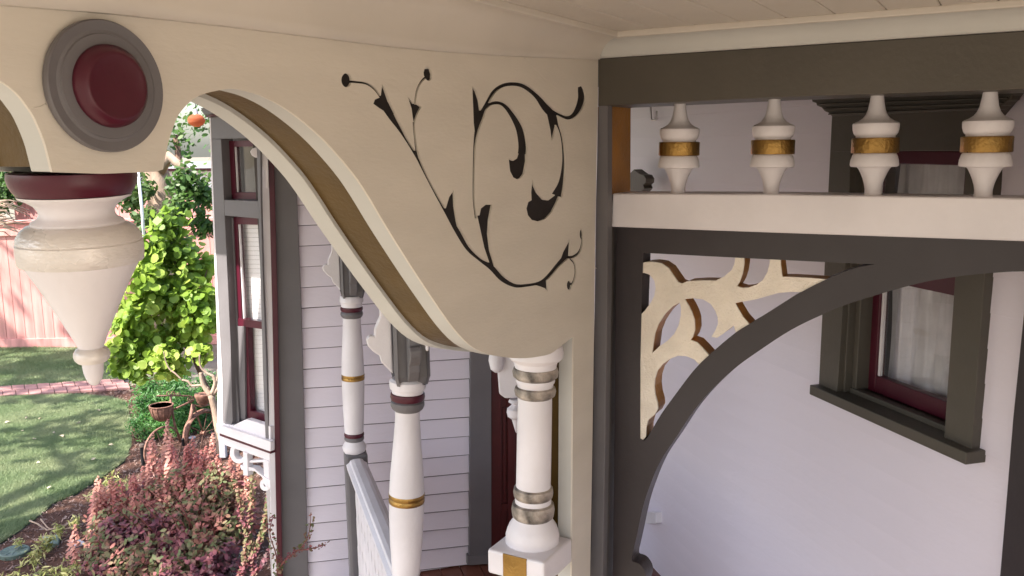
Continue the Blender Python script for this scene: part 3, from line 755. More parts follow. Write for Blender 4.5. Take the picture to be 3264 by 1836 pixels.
def square_top(t, Y, x0, x1, ytop, ybot, xshift):
    c = at_y((x0 + x1) / 2, (ytop + ybot) / 2, Y); wd_ = (at_y(x1, 1000, Y) - at_y(x0, 1000, Y)).length * 0.92
    ax_, ay_ = WC.u, WD.u
    zl, zh = at_y((x0 + x1) / 2, ybot, Y).z, 3.14
    h = wd_ / 2
    ring = []
    ch = h * 0.18
    prof = [(h, h)]
    pts2 = []
    for sx, sy in ((1, 1), (1, -1), (-1, -1), (-1, 1)):
        pts2 += [(sx * h, sy * (h - ch)), (sx * (h - ch), sy * h)] if sx * sy > 0 else [(sx * (h - ch), sy * h), (sx * h, sy * (h - ch))]
    ringf = lambda z, k: [Vector((c.x, c.y, z)) + ax_ * (a * k) + ay_ * (b * k) for a, b in pts2]
    V = ringf(zl, 0.86) + ringf(zl + 0.025, 1.0) + ringf(zh, 1.0)
    Fc = [tuple(range(8)), tuple(range(16, 24))]
    for j in range(2):
        for k in range(8):
            a, b = j * 8 + k, j * 8 + (k + 1) % 8; Fc.append((a, b, b + 8, a + 8))
    obj('square_head', V, Fc, M['grey'], t)
    return c, h, zl
c1, h1, zl1 = square_top(NP, 2.4, 1243, 1367, 1000, 1218, 0)
c2, h2, zl2 = square_top(FPs, 3.6, 1079, 1158, 720, 946, 0)
def fret_bracket(t, c, h, zl, sc_):
    """white sawn bracket going left, grey sawn bracket coming towards us"""
    prof = [(0, 0.0), (0.012, 0.015), (0.03, 0.035), (0.035, 0.055), (0.052, 0.068), (0.066, 0.085), (0.07, 0.102), (0.060, 0.114), (0.048, 0.112), (0.046, 0.13), (0.030, 0.165), (0.028, 0.20), (0.035, 0.245), (0.055, 0.285), (0.09, 0.325), (0.105, 0.345), (0.112, 0.372), (0.13, 0.38), (0.135, 0.41), (0.0, 0.41)]
    q = [Vector((c.x, c.y, zl + 0.03)) - WC.u * (h + a * sc_) + UP * (b * sc_) - WD.u * (h * 0.25) for a, b in prof]
    slab('side_bracket', [q], WD.u * (h * 0.5), M['white'], t, 0.004)
    q = [Vector((c.x, c.y, zl + 0.012)) - WD.u * (h + a * sc_ * 0.9) + UP * (b * sc_) - WC.u * (h * 0.32) for a, b in prof]
    slab('front_bracket', [q], WC.u * (h * 0.64), M['grey'], t, 0.004)
fret_bracket(NP, c1, h1, zl1, 1.0); fret_bracket(FPs, c2, h2, zl2, 1.0)
# lower square of the posts
def newel(t, c, h, ztop):
    box('newel', Vector((c.x, c.y, FZ)) - WC.u * h - WD.u * h, WC.u * 2 * h, WD.u * 2 * h, UP * (ztop - FZ), M['grey'], t, 0.012)
pf = at_y(1133, 1438, 3.6); newel(FPs, pf, h2 * 1.0, pf.z)
pn = at_y(1294, 1900, 2.4); newel(NP, pn, h1 * 1.0, pn.z)
# handrail: moulded top rail and sawn balusters
hr = thing('handrail', Vector((-0.5, 3.0, FZ)), 'white moulded handrail with sawn flat balusters between the two posts', 'railing')
ra = at_y(1136, 1462, 3.53); rb = Vector((pn.x, pn.y + 0.05, ra.z))
rdir = Vector((rb.x - ra.x, rb.y - ra.y, 0)).normalized(); rs = Vector((rdir.y, -rdir.x, 0))
if rs.x < 0: rs = -rs
prf = [(-0.040, -0.045), (-0.044, -0.022), (-0.030, -0.012), (-0.026, -0.004), (-0.012, 0.000), (0.012, 0.000), (0.026, -0.004), (0.030, -0.012), (0.044, -0.022), (0.040, -0.045)]
slab('top_rail', [[ra + rs * a + UP * b for a, b in prf]], rb - ra, M['white'], hr, 0.002)
run = (rb - ra).length
nb = 13; bwid = run / nb
for i in range(nb):
    cpt = ra + rdir * (bwid * (i + 0.5)) + UP * -0.045
    hgt = 0.56
    e = [(0.5, 0), (0.5, -0.05), (0.40, -0.07), (0.33, -0.09), (0.47, -0.115), (0.49, -0.16), (0.38, -0.175), (0.36, -0.19), (0.38, -0.205), (0.49, -0.22), (0.49, -0.29), (0.38, -0.305), (0.36, -0.32), (0.38, -0.335), (0.49, -0.35), (0.5, -0.42), (0.38, -0.45), (0.5, -0.49), (0.5, -hgt)]
    poly = [cpt - rs * 0.012 + rdir * (a * bwid * 0.97) + UP * b for a, b in e] + [cpt - rs * 0.012 - rdir * (a * bwid * 0.97) + UP * b for a, b in e[::-1]]
    slab('baluster', [poly], rs * 0.022, M['white'], hr, 0.001)
box('bottom_rail', ra - rs * 0.03 + UP * -0.62, rs * 0.06, rb - ra, UP * 0.04, M['white'], hr, 0.003)

# unseen frieze board between the posts, added to dim the right hand wall
fz = thing('shade_frieze', Vector((-0.5, 3.0, 3.1)), 'unseen frieze board added over the two turned posts to dim the right hand wall', 'frieze')
f0 = Vector((c1.x, c1.y, 2.60)) - WD.u * 0.35; f1 = Vector((c2.x, c2.y, 2.60)) + WD.u * 0.3
box('frieze_board', f0 - WC.u * 0.02, f1 - f0, WC.u * 0.04, UP * 0.655, M['cream'], fz, 0.003)
box('frieze_bead', f0 - WC.u * 0.035 - UP * 0.02, f1 - f0, WC.u * 0.07, UP * 0.02, M['white'], fz, 0.003)
# second hanging drop near the door, behind the colonnette
d2 = thing('door_drop', at_y(1620, 1180, 3.0), 'white block and turned drop hanging behind the colonnette in front of the door', 'porch drop')
def y30(pts): return [at_y(x, y, 3.0) for x, y in pts]
slab('block', [y30([(1590, 1080), (1660, 1080), (1660, 1268), (1608, 1270), (1590, 1256), (1585, 1190), (1586, 1120)])], Vector((0.02, 0.11, 0)), M['white'], d2, 0.006)
lathe_px('round_boss', 3.0, 1582, 1110, 1584, 1190, [(8, 1112), (22, 1122), (26, 1148), (20, 1176), (8, 1186)], M['white'], d2)
lathe_px('turned_drop', 3.0, 1644, 1268, 1646, 1380, [(20, 1272), (24, 1280), (12, 1288), (16, 1292), (28, 1302), (30, 1314), (27, 1326), (14, 1336), (10, 1352), (4, 1372), (1, 1380)], M['white'], d2)
kb = lathe_px('drop_finial', 2.3, 1361, 1090, 1362, 1119, [(4, 1088), (9, 1093), (10, 1097), (7, 1101), (5.5, 1104), (5.5, 1110), (4, 1117), (1, 1119)], M['white'], None)
tag(kb, 'tiny white turned finial peeking out below the curved panel edge', 'finial')
cbk = pslab('corbel', WD, [(2020, 540), (2040, 555), (2052, 558), (2059, 570), (2058, 582), (2050, 590), (2054, 600), (2044, 612), (2036, 616), (2010, 640), (2000, 560)], -0.12, 0.04, M['olive'], None, 0.002)
tag(cbk, 'small scalloped grey corbel showing beside the gold jamb above the rail', 'corbel')

# ================================================================== BAY WINDOW (plane G)
bw = thing('bay_window', G.pt(760, 1400), 'grey bay window with burgundy sashes and a sunlit white sill', 'bay window')
corner_px = [(667, 376), (681, 718), (694, 1000), (705, 1200), (708, 1352)]
nG = G.n
def g(name, px, d, th, mat, bev=0.002, par=None): return pslab(name, G, px, d, th, M[mat], par or bw, bev)
g('frieze_board', [(666, 370), (830, 340), (830, 440), (669, 443)], 0.0, 0.05, 'grey')
g('corner_post', [(669, 443), (704, 443), (709, 540), (714, 640), (716, 690), (726, 900), (735, 1100), (741, 1340), (735, 1362), (708, 1352), (705, 1200), (694, 1000), (681, 718)], 0.0, 0.06, 'grey')
g('transom_board', [(714, 637), (822, 641), (825, 697), (716, 687)], 0.001, 0.055, 'grey')
g('casing', [(816, 430), (829, 430), (831, 640), (838, 900), (848, 1150), (856, 1410), (846, 1402), (838, 1200), (830, 900), (822, 640)], -0.008, 0.010, 'grey')
g('jamb', [(704, 444), (712, 444), (722, 640), (714, 638)], 0.022, 0.04, 'grey')
g('jamb', [(712, 452), (721, 452), (731, 636), (722, 636)], 0.034, 0.04, 'grey')
g('jamb', [(716, 688), (728, 690), (745, 1100), (762, 1345), (742, 1350), (728, 900)], 0.022, 0.05, 'grey')
g('jamb', [(726, 692), (741, 694), (757, 1040), (778, 1040), (782, 1335), (758, 1345), (742, 900)], 0.034, 0.05, 'grey')
ws = g('upper_sash', [(720, 448), (824, 444), (824, 634), (731, 634)], 0.040, 0.03, 'burg')
# make sashes as four members instead of a solid
bpy.data.objects.remove(ws)
def member(px, d, mat='burg', th=0.03, nm='sash'): return g(nm, px, d, th, mat, 0.002)
member([(720, 449), (743, 449), (752, 613), (731, 634)], 0.040, nm='upper_sash')
member([(736, 449), (830, 446), (830, 467), (743, 468)], 0.041, nm='upper_sash_rail')
member([(750, 613), (830, 613), (830, 636), (731, 634)], 0.041, nm='upper_sash_rail')
g('glazing_bead', [(743, 468), (749, 468), (757, 613), (751, 613)], 0.046, 0.01, 'white')
g('pane', [(740, 460), (830, 458), (830, 620), (748, 620)], 0.056, 0.003, 'glass', 0)
member([(738, 694), (755, 696), (772, 1030), (759, 1040)], 0.040, nm='middle_sash')
member([(744, 692), (832, 694), (832, 717), (752, 715)], 0.041, nm='middle_sash_rail')
member([(757, 1015), (839, 1026), (839, 1050), (757, 1038)], 0.036, nm='meeting_rail')
g('glazing_bead', [(755, 715), (762, 715), (778, 1016), (771, 1016)], 0.046, 0.01, 'white')
g('pane', [(750, 705), (834, 705), (837, 1040), (765, 1040)], 0.056, 0.003, 'glass', 0)
member([(772, 1040), (788, 1040), (798, 1310), (783, 1338)], 0.044, nm='lower_sash')
member([(783, 1306), (851, 1322), (851, 1362), (783, 1338)], 0.045, nm='lower_sash_rail')
g('pane', [(780, 1040), (842, 1040), (849, 1325), (790, 1318)], 0.060, 0.003, 'glass', 0)
# blinds / curtains behind
for k in range(46):
    y0_ = 700 + k * 14.2
    g('blind_slat', [(748 + k * 0.9, y0_), (832 + k * 0.3, y0_ + 1), (832 + k * 0.3, y0_ + 14.2), (748 + k * 0.9, y0_ + 13.2)], 0.085, 0.004, 'blind', 0)
g('curtain', [(756, 700), (775, 700), (782, 1040), (802, 1320), (785, 1320), (768, 1040)], 0.074, 0.004, 'curtain', 0)
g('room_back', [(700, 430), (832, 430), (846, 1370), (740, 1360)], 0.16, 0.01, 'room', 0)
# sill, apron and scrolled bracket
t_out = lambda px, d: G.pt(px[0], px[1], d)
si = [t_out((692, 1377), -0.045), t_out((862, 1438), -0.045), t_out((856, 1402), 0.06), t_out((708, 1345), 0.06)]
q_in = [G.pt(700, 1352, 0.0), G.pt(860, 1412, 0.0)]
g('sill', [(690, 1350), (705, 1350), (742, 1356), (785, 1336), (862, 1360), (862, 1440), (691, 1378)], -0.006, 0.03, 'white', 0.004)
g('sill_nose', [(690, 1352), (862, 1408), (862, 1440), (691, 1378)], -0.024, 0.024, 'white', 0.004)
g('sill_bead', [(700, 1380), (862, 1438), (862, 1447), (700, 1389)], -0.018, 0.03, 'burg', 0.001)
g('apron', [(708, 1388), (862, 1444), (862, 1470), (712, 1417)], -0.002, 0.03, 'white', 0.003)
g('corner_face', [(667, 376), (671, 376), (684, 718), (697, 1000), (708, 1200), (710, 1352), (692, 1352), (695, 1200), (690, 1000), (679, 718)], -0.001, 0.05, 'white', 0)
g('crown_bead', [(655, 368), (840, 328), (840, 336), (655, 374)], -0.03, 0.04, 'burg', 0)
g('crown', [(640, 345), (840, 308), (840, 327), (650, 366)], -0.06, 0.07, 'grey', 0)
eav = slab('eave', [[Vector((-2.0, 3.6, 3.2)), Vector((-1.4, 3.16, 3.2)), Vector((-0.9, 4.6, 3.2)), Vector((-2.3, 5.0, 3.2))]], UP * 0.05, M['grey'], bw)
# under-sill bracket: ring and curl
def ringpx(cx, cy, ro, ri, n=28):
    a = [(cx + ro * math.cos(2 * math.pi * i / n), cy + ro * 1.15 * math.sin(2 * math.pi * i / n)) for i in range(n)]
    b = [(cx + ri * math.cos(2 * math.pi * i / n), cy + ri * 1.25 * math.sin(2 * math.pi * i / n)) for i in range(n)]
    return a, b
a, b = ringpx(762, 1443, 30, 17)
slab('scroll_ring', [[G.pt(x, y, 0.0) for x, y in a], [G.pt(x, y, 0.0) for x, y in b]], nG * 0.03, M['white'], bw, 0.003)
g('drop_bar', [(774, 1440), (788, 1444), (790, 1518), (775, 1516)], -0.01, 0.03, 'white', 0.003)
g('drop_bar', [(838, 1462), (856, 1470), (858, 1560), (842, 1545)], 0.0, 0.03, 'white', 0.003)
g('cross_bar', [(786, 1468), (840, 1466), (840, 1474), (786, 1476)], 0.0, 0.03, 'white', 0.003)
cur = [(765, 1482), (785, 1488), (808, 1492), (830, 1510), (848, 1525), (860, 1530), (862, 1560), (852, 1550), (842, 1540), (835, 1520), (812, 1502), (800, 1500), (784, 1502), (768, 1496)]
g('curl', cur, -0.005, 0.035, 'white', 0.004)
a, b = ringpx(845, 1545, 17, 5)
slab('curl_eye', [[G.pt(x, y, 0.0) for x, y in a], [G.pt(x, y, 0.0) for x, y in b]], nG * 0.03, M['white'], bw, 0.003)
box('bay_wall', Vector((pg.x, pg.y, 0)) + nG * 0.25 , -Vector((0.8, -0.6, 0)) * 0.40, nG * 0.3, UP * 1.5, M['grey'], bw)

# ================================================================== GARDEN
def Gd(x, y, z=0.0): return at_z(x, y, z)
def sheet(name, px, z, mat, parent=None):
    pts = [Gd(x, y, 0) for x, y in px]; pts = [Vector((p.x, p.y, z)) for p in pts]
    t = tessellate_polygon([pts])
    return obj(name, pts, [tuple(q) for q in t], mat, parent)
def inpoly(x, y, poly):
    ins = np.zeros(len(x), bool); j = len(poly) - 1
    for i in range(len(poly)):
        xi, yi = poly[i]; xj, yj = poly[j]
        c = ((yi > y) != (yj > y)) & (x < (xj - xi) * (y - yi) / (yj - yi + 1e-12) + xi)
        ins ^= c; j = i
    return ins
def np_mesh(name, V, Fidx, k, mat, parent=None, smooth=False):
    """V (n,3) world; Fidx (m,k)"""
    c = V.mean(0)
    me = bpy.data.meshes.new(name)
    me.vertices.add(len(V)); me.vertices.foreach_set('co', (V - c).astype(np.float32).ravel())
    me.loops.add(Fidx.size); me.loops.foreach_set('vertex_index', Fidx.astype(np.int32).ravel())
    me.polygons.add(len(Fidx)); me.polygons.foreach_set('loop_start', (np.arange(len(Fidx)) * k).astype(np.int32))
    me.update(calc_edges=True); me.validate()
    me.materials.append(mat)
    o = bpy.data.objects.new(name, me); C.objects.link(o)
    c = Vector(c)
    o.location = c - wpos(parent) if parent else c
    if parent: o.parent = parent
    return o
def basis(n, m):
    a = rng.normal(size=(m, 3)); n = n / np.linalg.norm(n, axis=1, keepdims=True)
    u = np.cross(n, a); u /= np.linalg.norm(u, axis=1, keepdims=True)
    return n, u, np.cross(n, u)
def leaf_outline(kind):
    if kind == 'round': return np.array([(math.cos(a) * 1.0, math.sin(a) * 0.92, 0.12 * math.cos(2 * a)) for a in np.linspace(0, 2 * math.pi, 9)[:-1]])
    if kind == 'oval': return np.array([(-1, 0, 0.1), (-0.45, -0.42, 0), (0.35, -0.5, 0), (1, 0, 0.12), (0.35, 0.5, 0), (-0.45, 0.42, 0)])
    if kind == 'long': return np.array([(-1, 0, 0.15), (-0.2, -0.24, 0), (1, 0, -0.15), (-0.2, 0.24, 0)])
    return np.array([(-1, 0, 0.1), (0, -0.6, 0), (1, 0, 0.1), (0, 0.6, 0)])
def leaves(name, P, N, S, mat, parent=None, kind='oval', objs=0, stuff=True):
    sh = leaf_outline(kind); m = len(P); k = len(sh)
    n, u, v = basis(N, m)
    if objs:
        # the leaves that show largest stand nearest: each of them is an object of its own
        d = np.linalg.norm(P - np.array(EYE), axis=1); idx = np.argsort(d / S)[:objs]
        me = bpy.data.meshes.new('leaf'); me.from_pydata([tuple(q) for q in sh], [], [tuple(range(k))]); me.materials.append(mat)
        par = wpos(parent)
        for i in idx:
            o = bpy.data.objects.new('leaf', me); C.objects.link(o); o.parent = parent
            Mx = Matrix(((u[i][0], v[i][0], n[i][0]), (u[i][1], v[i][1], n[i][1]), (u[i][2], v[i][2], n[i][2])))
            o.matrix_basis = Matrix.Translation(Vector(P[i]) - par) @ Mx.to_4x4() @ Matrix.Scale(float(S[i]), 4)
        keep = np.ones(m, bool); keep[idx] = False
        P, n, u, v, S = P[keep], n[keep], u[keep], v[keep], S[keep]; m = len(P)
    V = P[:, None, :] + S[:, None, None] * (sh[None, :, 0:1] * u[:, None, :] + sh[None, :, 1:2] * v[:, None, :] + sh[None, :, 2:3] * n[:, None, :])
    Fi = np.arange(m * k).reshape(m, k)
    o = np_mesh(name, V.reshape(-1, 3), Fi, k, mat, parent)
    if stuff: o['kind'] = 'stuff'
    return o
def blob_pts(blobs, n, shell=0.45):
    """blobs: (px,py,r_px,Y) ; returns points through their volume, denser near the skin"""
    tot = sum(b[2] ** 2 for b in blobs); out = []
    for b in blobs:
        c = at_y(b[0], b[1], b[3]); r = b[2] * b[3] / (F * PW) * 1.04
        k = max(1, int(n * b[2] ** 2 / tot))
        d = rng.normal(size=(k, 3)); d /= np.linalg.norm(d, axis=1, keepdims=True)
        rr = r * (shell + (1 - shell) * rng.random(k)) ** (1.0) * (0.85 + 0.3 * rng.random(k))
        p = np.array(c) + d * rr[:, None]; out.append(np.hstack([p, d]))
    o = np.vstack(out); return o[:, :3], o[:, 3:]

M['grass'] = leaf_mat('grass_blades', [(0.16, 0.23, 0.10), (0.23, 0.30, 0.15), (0.33, 0.37, 0.21)], 0.35, 0.6, 1.6)
M['turf'] = paint('turf_under_grass', (0.12, 0.16, 0.07), 0.95, 0.3, 0.5, 5.0, spec=0.05)
M['mulch'] = leaf_mat('bark_mulch', [(0.05, 0.025, 0.02), (0.10, 0.045, 0.035), (0.17, 0.10, 0.08), (0.30, 0.22, 0.19)], 0.0, 0.9, 8)
M['lime'] = leaf_mat('lime_leaves', [(0.11, 0.20, 0.03), (0.25, 0.38, 0.05), (0.46, 0.54, 0.12)], 0.5, 0.45, 2.5)
M['dkgreen'] = leaf_mat('dark_green_leaves', [(0.025, 0.09, 0.018), (0.045, 0.15, 0.03), (0.09, 0.21, 0.04)], 0.3, 0.45, 5)
M['tree'] = leaf_mat('tree_leaves', [(0.03, 0.075, 0.015), (0.06, 0.13, 0.025), (0.12, 0.19, 0.05)], 0.4, 0.45, 1.2)
M['barb'] = leaf_mat('barberry_leaves', [(0.05, 0.075, 0.045), (0.14, 0.045, 0.07), (0.24, 0.075, 0.085), (0.11, 0.15, 0.055), (0.36, 0.13, 0.11)], 0.25, 0.6, 3.4)
M['barb_red'] = leaf_mat('barberry_shoot_leaves', [(0.26, 0.07, 0.07), (0.42, 0.14, 0.12), (0.52, 0.26, 0.20)], 0.35, 0.42, 4)
M['yel'] = leaf_mat('yellow_edged_leaves', [(0.09, 0.13, 0.03), (0.30, 0.32, 0.09), (0.50, 0.46, 0.20)], 0.3, 0.45, 8)
M['dry'] = paint('dry_leaf', (0.42, 0.36, 0.25), 0.7)
M['bark'] = paint('pale_bark', (0.34, 0.25, 0.19), 0.9, 0.3, 1.0, 8, grain=(1, 1, 0.2), spec=0.1)
M['bark_d'] = paint('brown_bark', (0.14, 0.09, 0.065), 0.9, 0.3, 1.0, 8, grain=(1, 1, 0.2), spec=0.1)
M['stem'] = paint('red_stem', (0.16, 0.05, 0.04), 0.7)
M['fence'] = paint('red_fence_stain', (0.60, 0.29, 0.26), 0.8, 0.22, 0.5, 3.0, grain=(3, 3, 0.5), spec=0.15)
M['brick'] = paint('pink_brick_paver', (0.36, 0.19, 0.17), 0.85, 0.18, 0.5, 7)
M['joint'] = paint('sandy_joint', (0.12, 0.07, 0.06), 0.95, 0.2, 0.3, 9)
M['rust'] = paint('rusty_iron', (0.25, 0.13, 0.095), 0.65, 0.35, 0.6, 30, metal=0.3, dirt=0.4)
M['black'] = paint('black_plastic', (0.02, 0.02, 0.022), 0.5)
M['valve'] = paint('green_plastic_cover', (0.10, 0.14, 0.115), 0.55, 0.12, 0.4, 12)
M['stone'] = paint('pale_stone', (0.42, 0.41, 0.44), 0.8, 0.15, 0.5, 14)
M['pvc'] = paint('white_plastic', (0.75, 0.75, 0.77), 0.35)
M['lantern'] = leaf_mat('orange_paper', [(0.60, 0.24, 0.12), (0.70, 0.36, 0.22)], 0.6, 0.7)

# lawns
front_px = [(-900, 1330), (0, 1268), (250, 1261), (350, 1270), (402, 1284), (414, 1350), (417, 1420), (395, 1472), (329, 1520), (246, 1573), (167, 1608), (110, 1656), (26, 1718), (-80, 1775), (-700, 1960), (-1500, 1700)]
back_px = [(-1100, 1140), (0, 1106), (260, 1112), (420, 1118), (520, 1160), (430, 1200), (386, 1214), (0, 1244), (-900, 1300)]
for i, (px, nm) in enumerate(((front_px, 'front_lawn'), (back_px, 'back_lawn'))):
    s_ = sheet(nm, px, 0.0, M['turf']); tag(s_, kind='structure')
def grass(px, n, hmax, lab):
    poly = [(Gd(x, y).x, Gd(x, y).y) for x, y in px]
    xs_ = [p[0] for p in poly]; ys_ = [p[1] for p in poly]
    # only where the view can reach, denser close by
    X = rng.uniform(max(min(xs_), -9), max(xs_), n * 4); Y = rng.uniform(min(ys_), max(ys_), n * 4)
    ok = inpoly(X, Y, poly) & (X / Y > -0.66) ; X, Y = X[ok][:n], Y[ok][:n]; m = len(X)
    th = rng.uniform(0, 2 * math.pi, m); h = hmax * rng.uniform(0.5, 1.0, m); wd_ = rng.uniform(0.0025, 0.005, m)
    lean = rng.normal(0, 0.55, (m, 2)) * h[:, None]
    b = np.stack([X, Y, np.zeros(m)], 1); s = np.stack([np.cos(th), np.sin(th), np.zeros(m)], 1) * wd_[:, None]
    t = b + np.stack([lean[:, 0], lean[:, 1], h], 1)
    V = np.stack([b - s, b + s, t], 1).reshape(-1, 3)
    o = np_mesh('grass', V, np.arange(3 * m).reshape(m, 3), 3, M['grass']); tag(o, lab, 'grass', kind='stuff'); return o
grass(front_px, 230000, 0.045, 'short mown green grass of the lawn in front of the brick path')
grass(back_px, 60000, 0.045, 'short green grass of the lawn between the brick path and the red fence')
# brick path: two courses of skewed pavers
path = bpy.data.objects.new('brick_path', None); C.objects.link(path); path.location = Gd(200, 1240); tag(path, kind='structure')
s_ = sheet('sand_bed', [(-500, 1268), (0, 1243), (386, 1212), (412, 1222), (416, 1244), (0, 1270), (-500, 1300)], 0.006, M['joint'], path)
pa0, pa1 = Gd(-420, 1265), Gd(392, 1213); pb0, pb1 = Gd(-420, 1296), Gd(414, 1245)
nbr = 20
for i in range(nbr):
    for j in range(2):
        def pp(s, t):
            return (pa0.lerp(pa1, s)).lerp(pb0.lerp(pb1, s), t)
        s0, s1 = (i + 0.02 + 0.16 * j) / nbr, (i + 0.97 + 0.16 * j) / nbr
        if s1 > 1.01: continue
        t0_, t1_ = (0.03, 0.48) if j == 0 else (0.51, 0.97)
        q = [pp(s0, t0_), pp(s1, t0_), pp(s1 - 0.004, t1_), pp(s0 - 0.004, t1_)]
        zz_ = 0.03 + random.uniform(-0.003, 0.003)
        slab('brick', [[Vector((p.x, p.y, 0.004)) for p in q]], UP * zz_, M['brick'], path, 0.004)
# mulch bed
mb_px = [(420, 1230), (500, 1200), (700, 1300), (1000, 1500), (1100, 1900), (1100, 2300), (-900, 2300), (-700, 1990), (-80, 1785), (26, 1724), (110, 1662), (167, 1614), (246, 1579), (329, 1526), (397, 1476), (420, 1422), (417, 1350), (405, 1284), (260, 1258)]
s_ = sheet('mulch_bed', mb_px, 0.002, gm); tag(s_, kind='structure')
poly = [(Gd(x, y).x, Gd(x, y).y) for x, y in mb_px]
X = rng.uniform(-6, 0.4, 90000); Y = rng.uniform(3.2, 11, 90000); ok = inpoly(X, Y, poly); X, Y = X[ok], Y[ok]; m = len(X)
chN = rng.normal(size=(m, 3)) * [0.5, 0.5, 0.2] + [0, 0, 1]
P_ = np.stack([X, Y, rng.uniform(0.004, 0.022, m)], 1)
o = leaves('mulch_chips', P_, chN, rng.uniform(0.006, 0.024, m), M['mulch'], None, 'long'); tag(o, 'brown bark mulch and dry bits covering the planting bed', 'mulch', kind='stuff')
# dry leaves lying on the lawn
for i in range(13):
    x, y = random.choice([(random.uniform(10, 390), random.uniform(1290, 1480)), (random.uniform(10, 300), random.uniform(1290, 1560))])
    p = Gd(x, y, 0.04)
    if not inpoly(np.array([x]), np.array([y]), front_px)[0]: continue
    a = random.uniform(0, 6.28); r = random.uniform(0.016, 0.03)
    v = [p + Vector((math.cos(a + k) * r * q, math.sin(a + k) * r * q, random.uniform(-0.01, 0.012))) for k, q in ((0, 1.3), (0.9, 0.8), (2.0, 0.8), (3.14, 1.3), (4.2, 0.8), (5.3, 0.8))]
    lf = obj('fallen_leaf', v + [q - UP * 0.0015 for q in v], [(0, 1, 2, 3, 4, 5), (11, 10, 9, 8, 7, 6)], M['dry']); tag(lf, 'small dry pale leaf lying on the front lawn', 'leaf', 'dry leaves on the lawn')

# fence
fn = thing('board_fence', Gd(150, 1108), 'red stained board fence closing the garden behind the lawn, partly in bright sun', 'fence')
fb0 = Gd(-900, 1128); fb1 = Gd(900, 1092)
fdir = Vector((fb1.x - fb0.x, fb1.y - fb0.y, 0)); Lf = fdir.length; fdir.normalize(); fnn = Vector((fdir.y, -fdir.x, 0))
ftop = at_y(60, 716, Gd(60, 1108).y).z
nbd = int(Lf / 0.14)
for i in range(nbd):
    p = Vector((fb0.x, fb0.y, 0.02)) + fdir * (i * 0.14) + fnn * random.uniform(-0.003, 0.003)
    box('fence_board', p, fdir * 0.134, -fnn * 0.02, UP * (ftop + random.uniform(-0.008, 0.008)), M['fence'], fn, 0)
box('cap_rail', Vector((fb0.x, fb0.y, ftop + 0.03)) + fnn * 0.04, fdir * Lf, -fnn * 0.12, UP * 0.035, M['fence'], fn, 0.003)
box('stringer', Vector((fb0.x, fb0.y, ftop - 0.16)) + fnn * 0.03, fdir * Lf, -fnn * 0.03, UP * 0.09, M['fence'], fn, 0.003)
box('kick_board', Vector((fb0.x, fb0.y, 0.0)) + fnn * 0.03, fdir * Lf, -fnn * 0.03, UP * 0.14, M['fence'], fn, 0.003)
# second, taller and darker fence behind
f2 = thing('rear_fence', fb0 + Vector((3.0, 2.4, 0)), 'dark red shaded fence rising behind the first fence near the tree trunk', 'fence')
for i in range(40):
    box('fence_board', Vector((-8.5 + i * 0.2, 15.0, 0)), Vector((0.192, 0, 0)), Vector((0, 0.02, 0)), UP * (2.05 + random.uniform(-0.02, 0.02)), M['fence'], f2, 0)

# neighbour roof edge between leaves
nb_ = thing('neighbour_house', (-12, 30, 0), 'white neighbouring house edge with red trim glimpsed between the leaves', 'house')
box('wall', Vector((-16, 30, 0)), Vector((9, 0, 0)), Vector((0, 5, 0)), UP * (at_y(600, 545, 30).z), M['white'], nb_)
box('trim', Vector((-16.2, 29.6, at_y(600, 545, 30).z)), Vector((9.4, 0, 0)), Vector((0, 5.8, 0)), UP * 0.10, M['burg'], nb_)
box('roof', Vector((-16.2, 29.5, at_y(600, 545, 30).z + 0.10)), Vector((9.4, 0, 0)), Vector((0, 5.8, 0)), UP * 0.14, M['stone'], nb_)

def blobs_to(name, lab, cat, blobs, n, size, mat, kind, stems, smat, base, objs=0, group=None, shell=0.35, up=0.6, minz=0.03):
    t = thing(name, base, lab, cat, group)
    P, D = blob_pts(blobs, n, shell)
    ok = P[:, 2] > minz; P, D = P[ok], D[ok]
    N = D * 0.5 + rng.normal(size=D.shape) * 0.55 + np.array([-0.25, -0.35, up])
    leaves('foliage', P, N, size * rng.uniform(0.5, 1.12, len(P)), M[mat], t, kind, objs)
    for path_, r in stems:
        tube('branch', path_, r, M[smat], t, 7)
    return t
def ypts(pts, Y): return [at_y(x, y, Y) for x, y in pts]
def ytap(a, b, n): return [a + (b - a) * i / (n - 1) for i in range(n)]

# lime shrub
bl = [(535, 715, 62, 8.7), (480, 800, 62, 8.6), (560, 800, 75, 8.8), (455, 880, 80, 8.5), (600, 890, 80, 8.8), (640, 960, 62, 8.7), (530, 950, 105, 8.7), (430, 990, 72, 8.4), (405, 1090, 62, 8.4), (480, 1100, 85, 8.5), (600, 1060, 85, 8.7), (662, 1020, 48, 8.5), (385, 1165, 42, 8.3), (440, 1175, 50, 8.3), (555, 1165, 50, 8.4), (655, 850, 45, 8.9), (640, 1130, 36, 8.3), (352, 1120, 34, 8.2), (520, 1150, 60, 8.3), (620, 980, 80, 8.6), (400, 1040, 50, 8.4)]
st = [(ypts([(700, 1452), (692, 1360), (682, 1290), (660, 1240), (610, 1120), (590, 980), (560, 850), (540, 740)], 8.75), [0.05, 0.045, 0.04, 0.03, 0.022, 0.018, 0.012, 0.005]),
      (ypts([(610, 1120), (540, 1060), (470, 1000), (430, 960)], 8.7), [0.018, 0.013, 0.01, 0.005]),
      (ypts([(592, 1010), (640, 930), (660, 860)], 8.8), [0.015, 0.01, 0.005])]
blobs_to('lime_shrub', 'tall lime green shrub with big round leaves in front of the red fence', 'shrub', bl, 3600, 0.050, 'lime', 'round', st, 'bark_d', Gd(700, 1450), objs=300, shell=0.25)
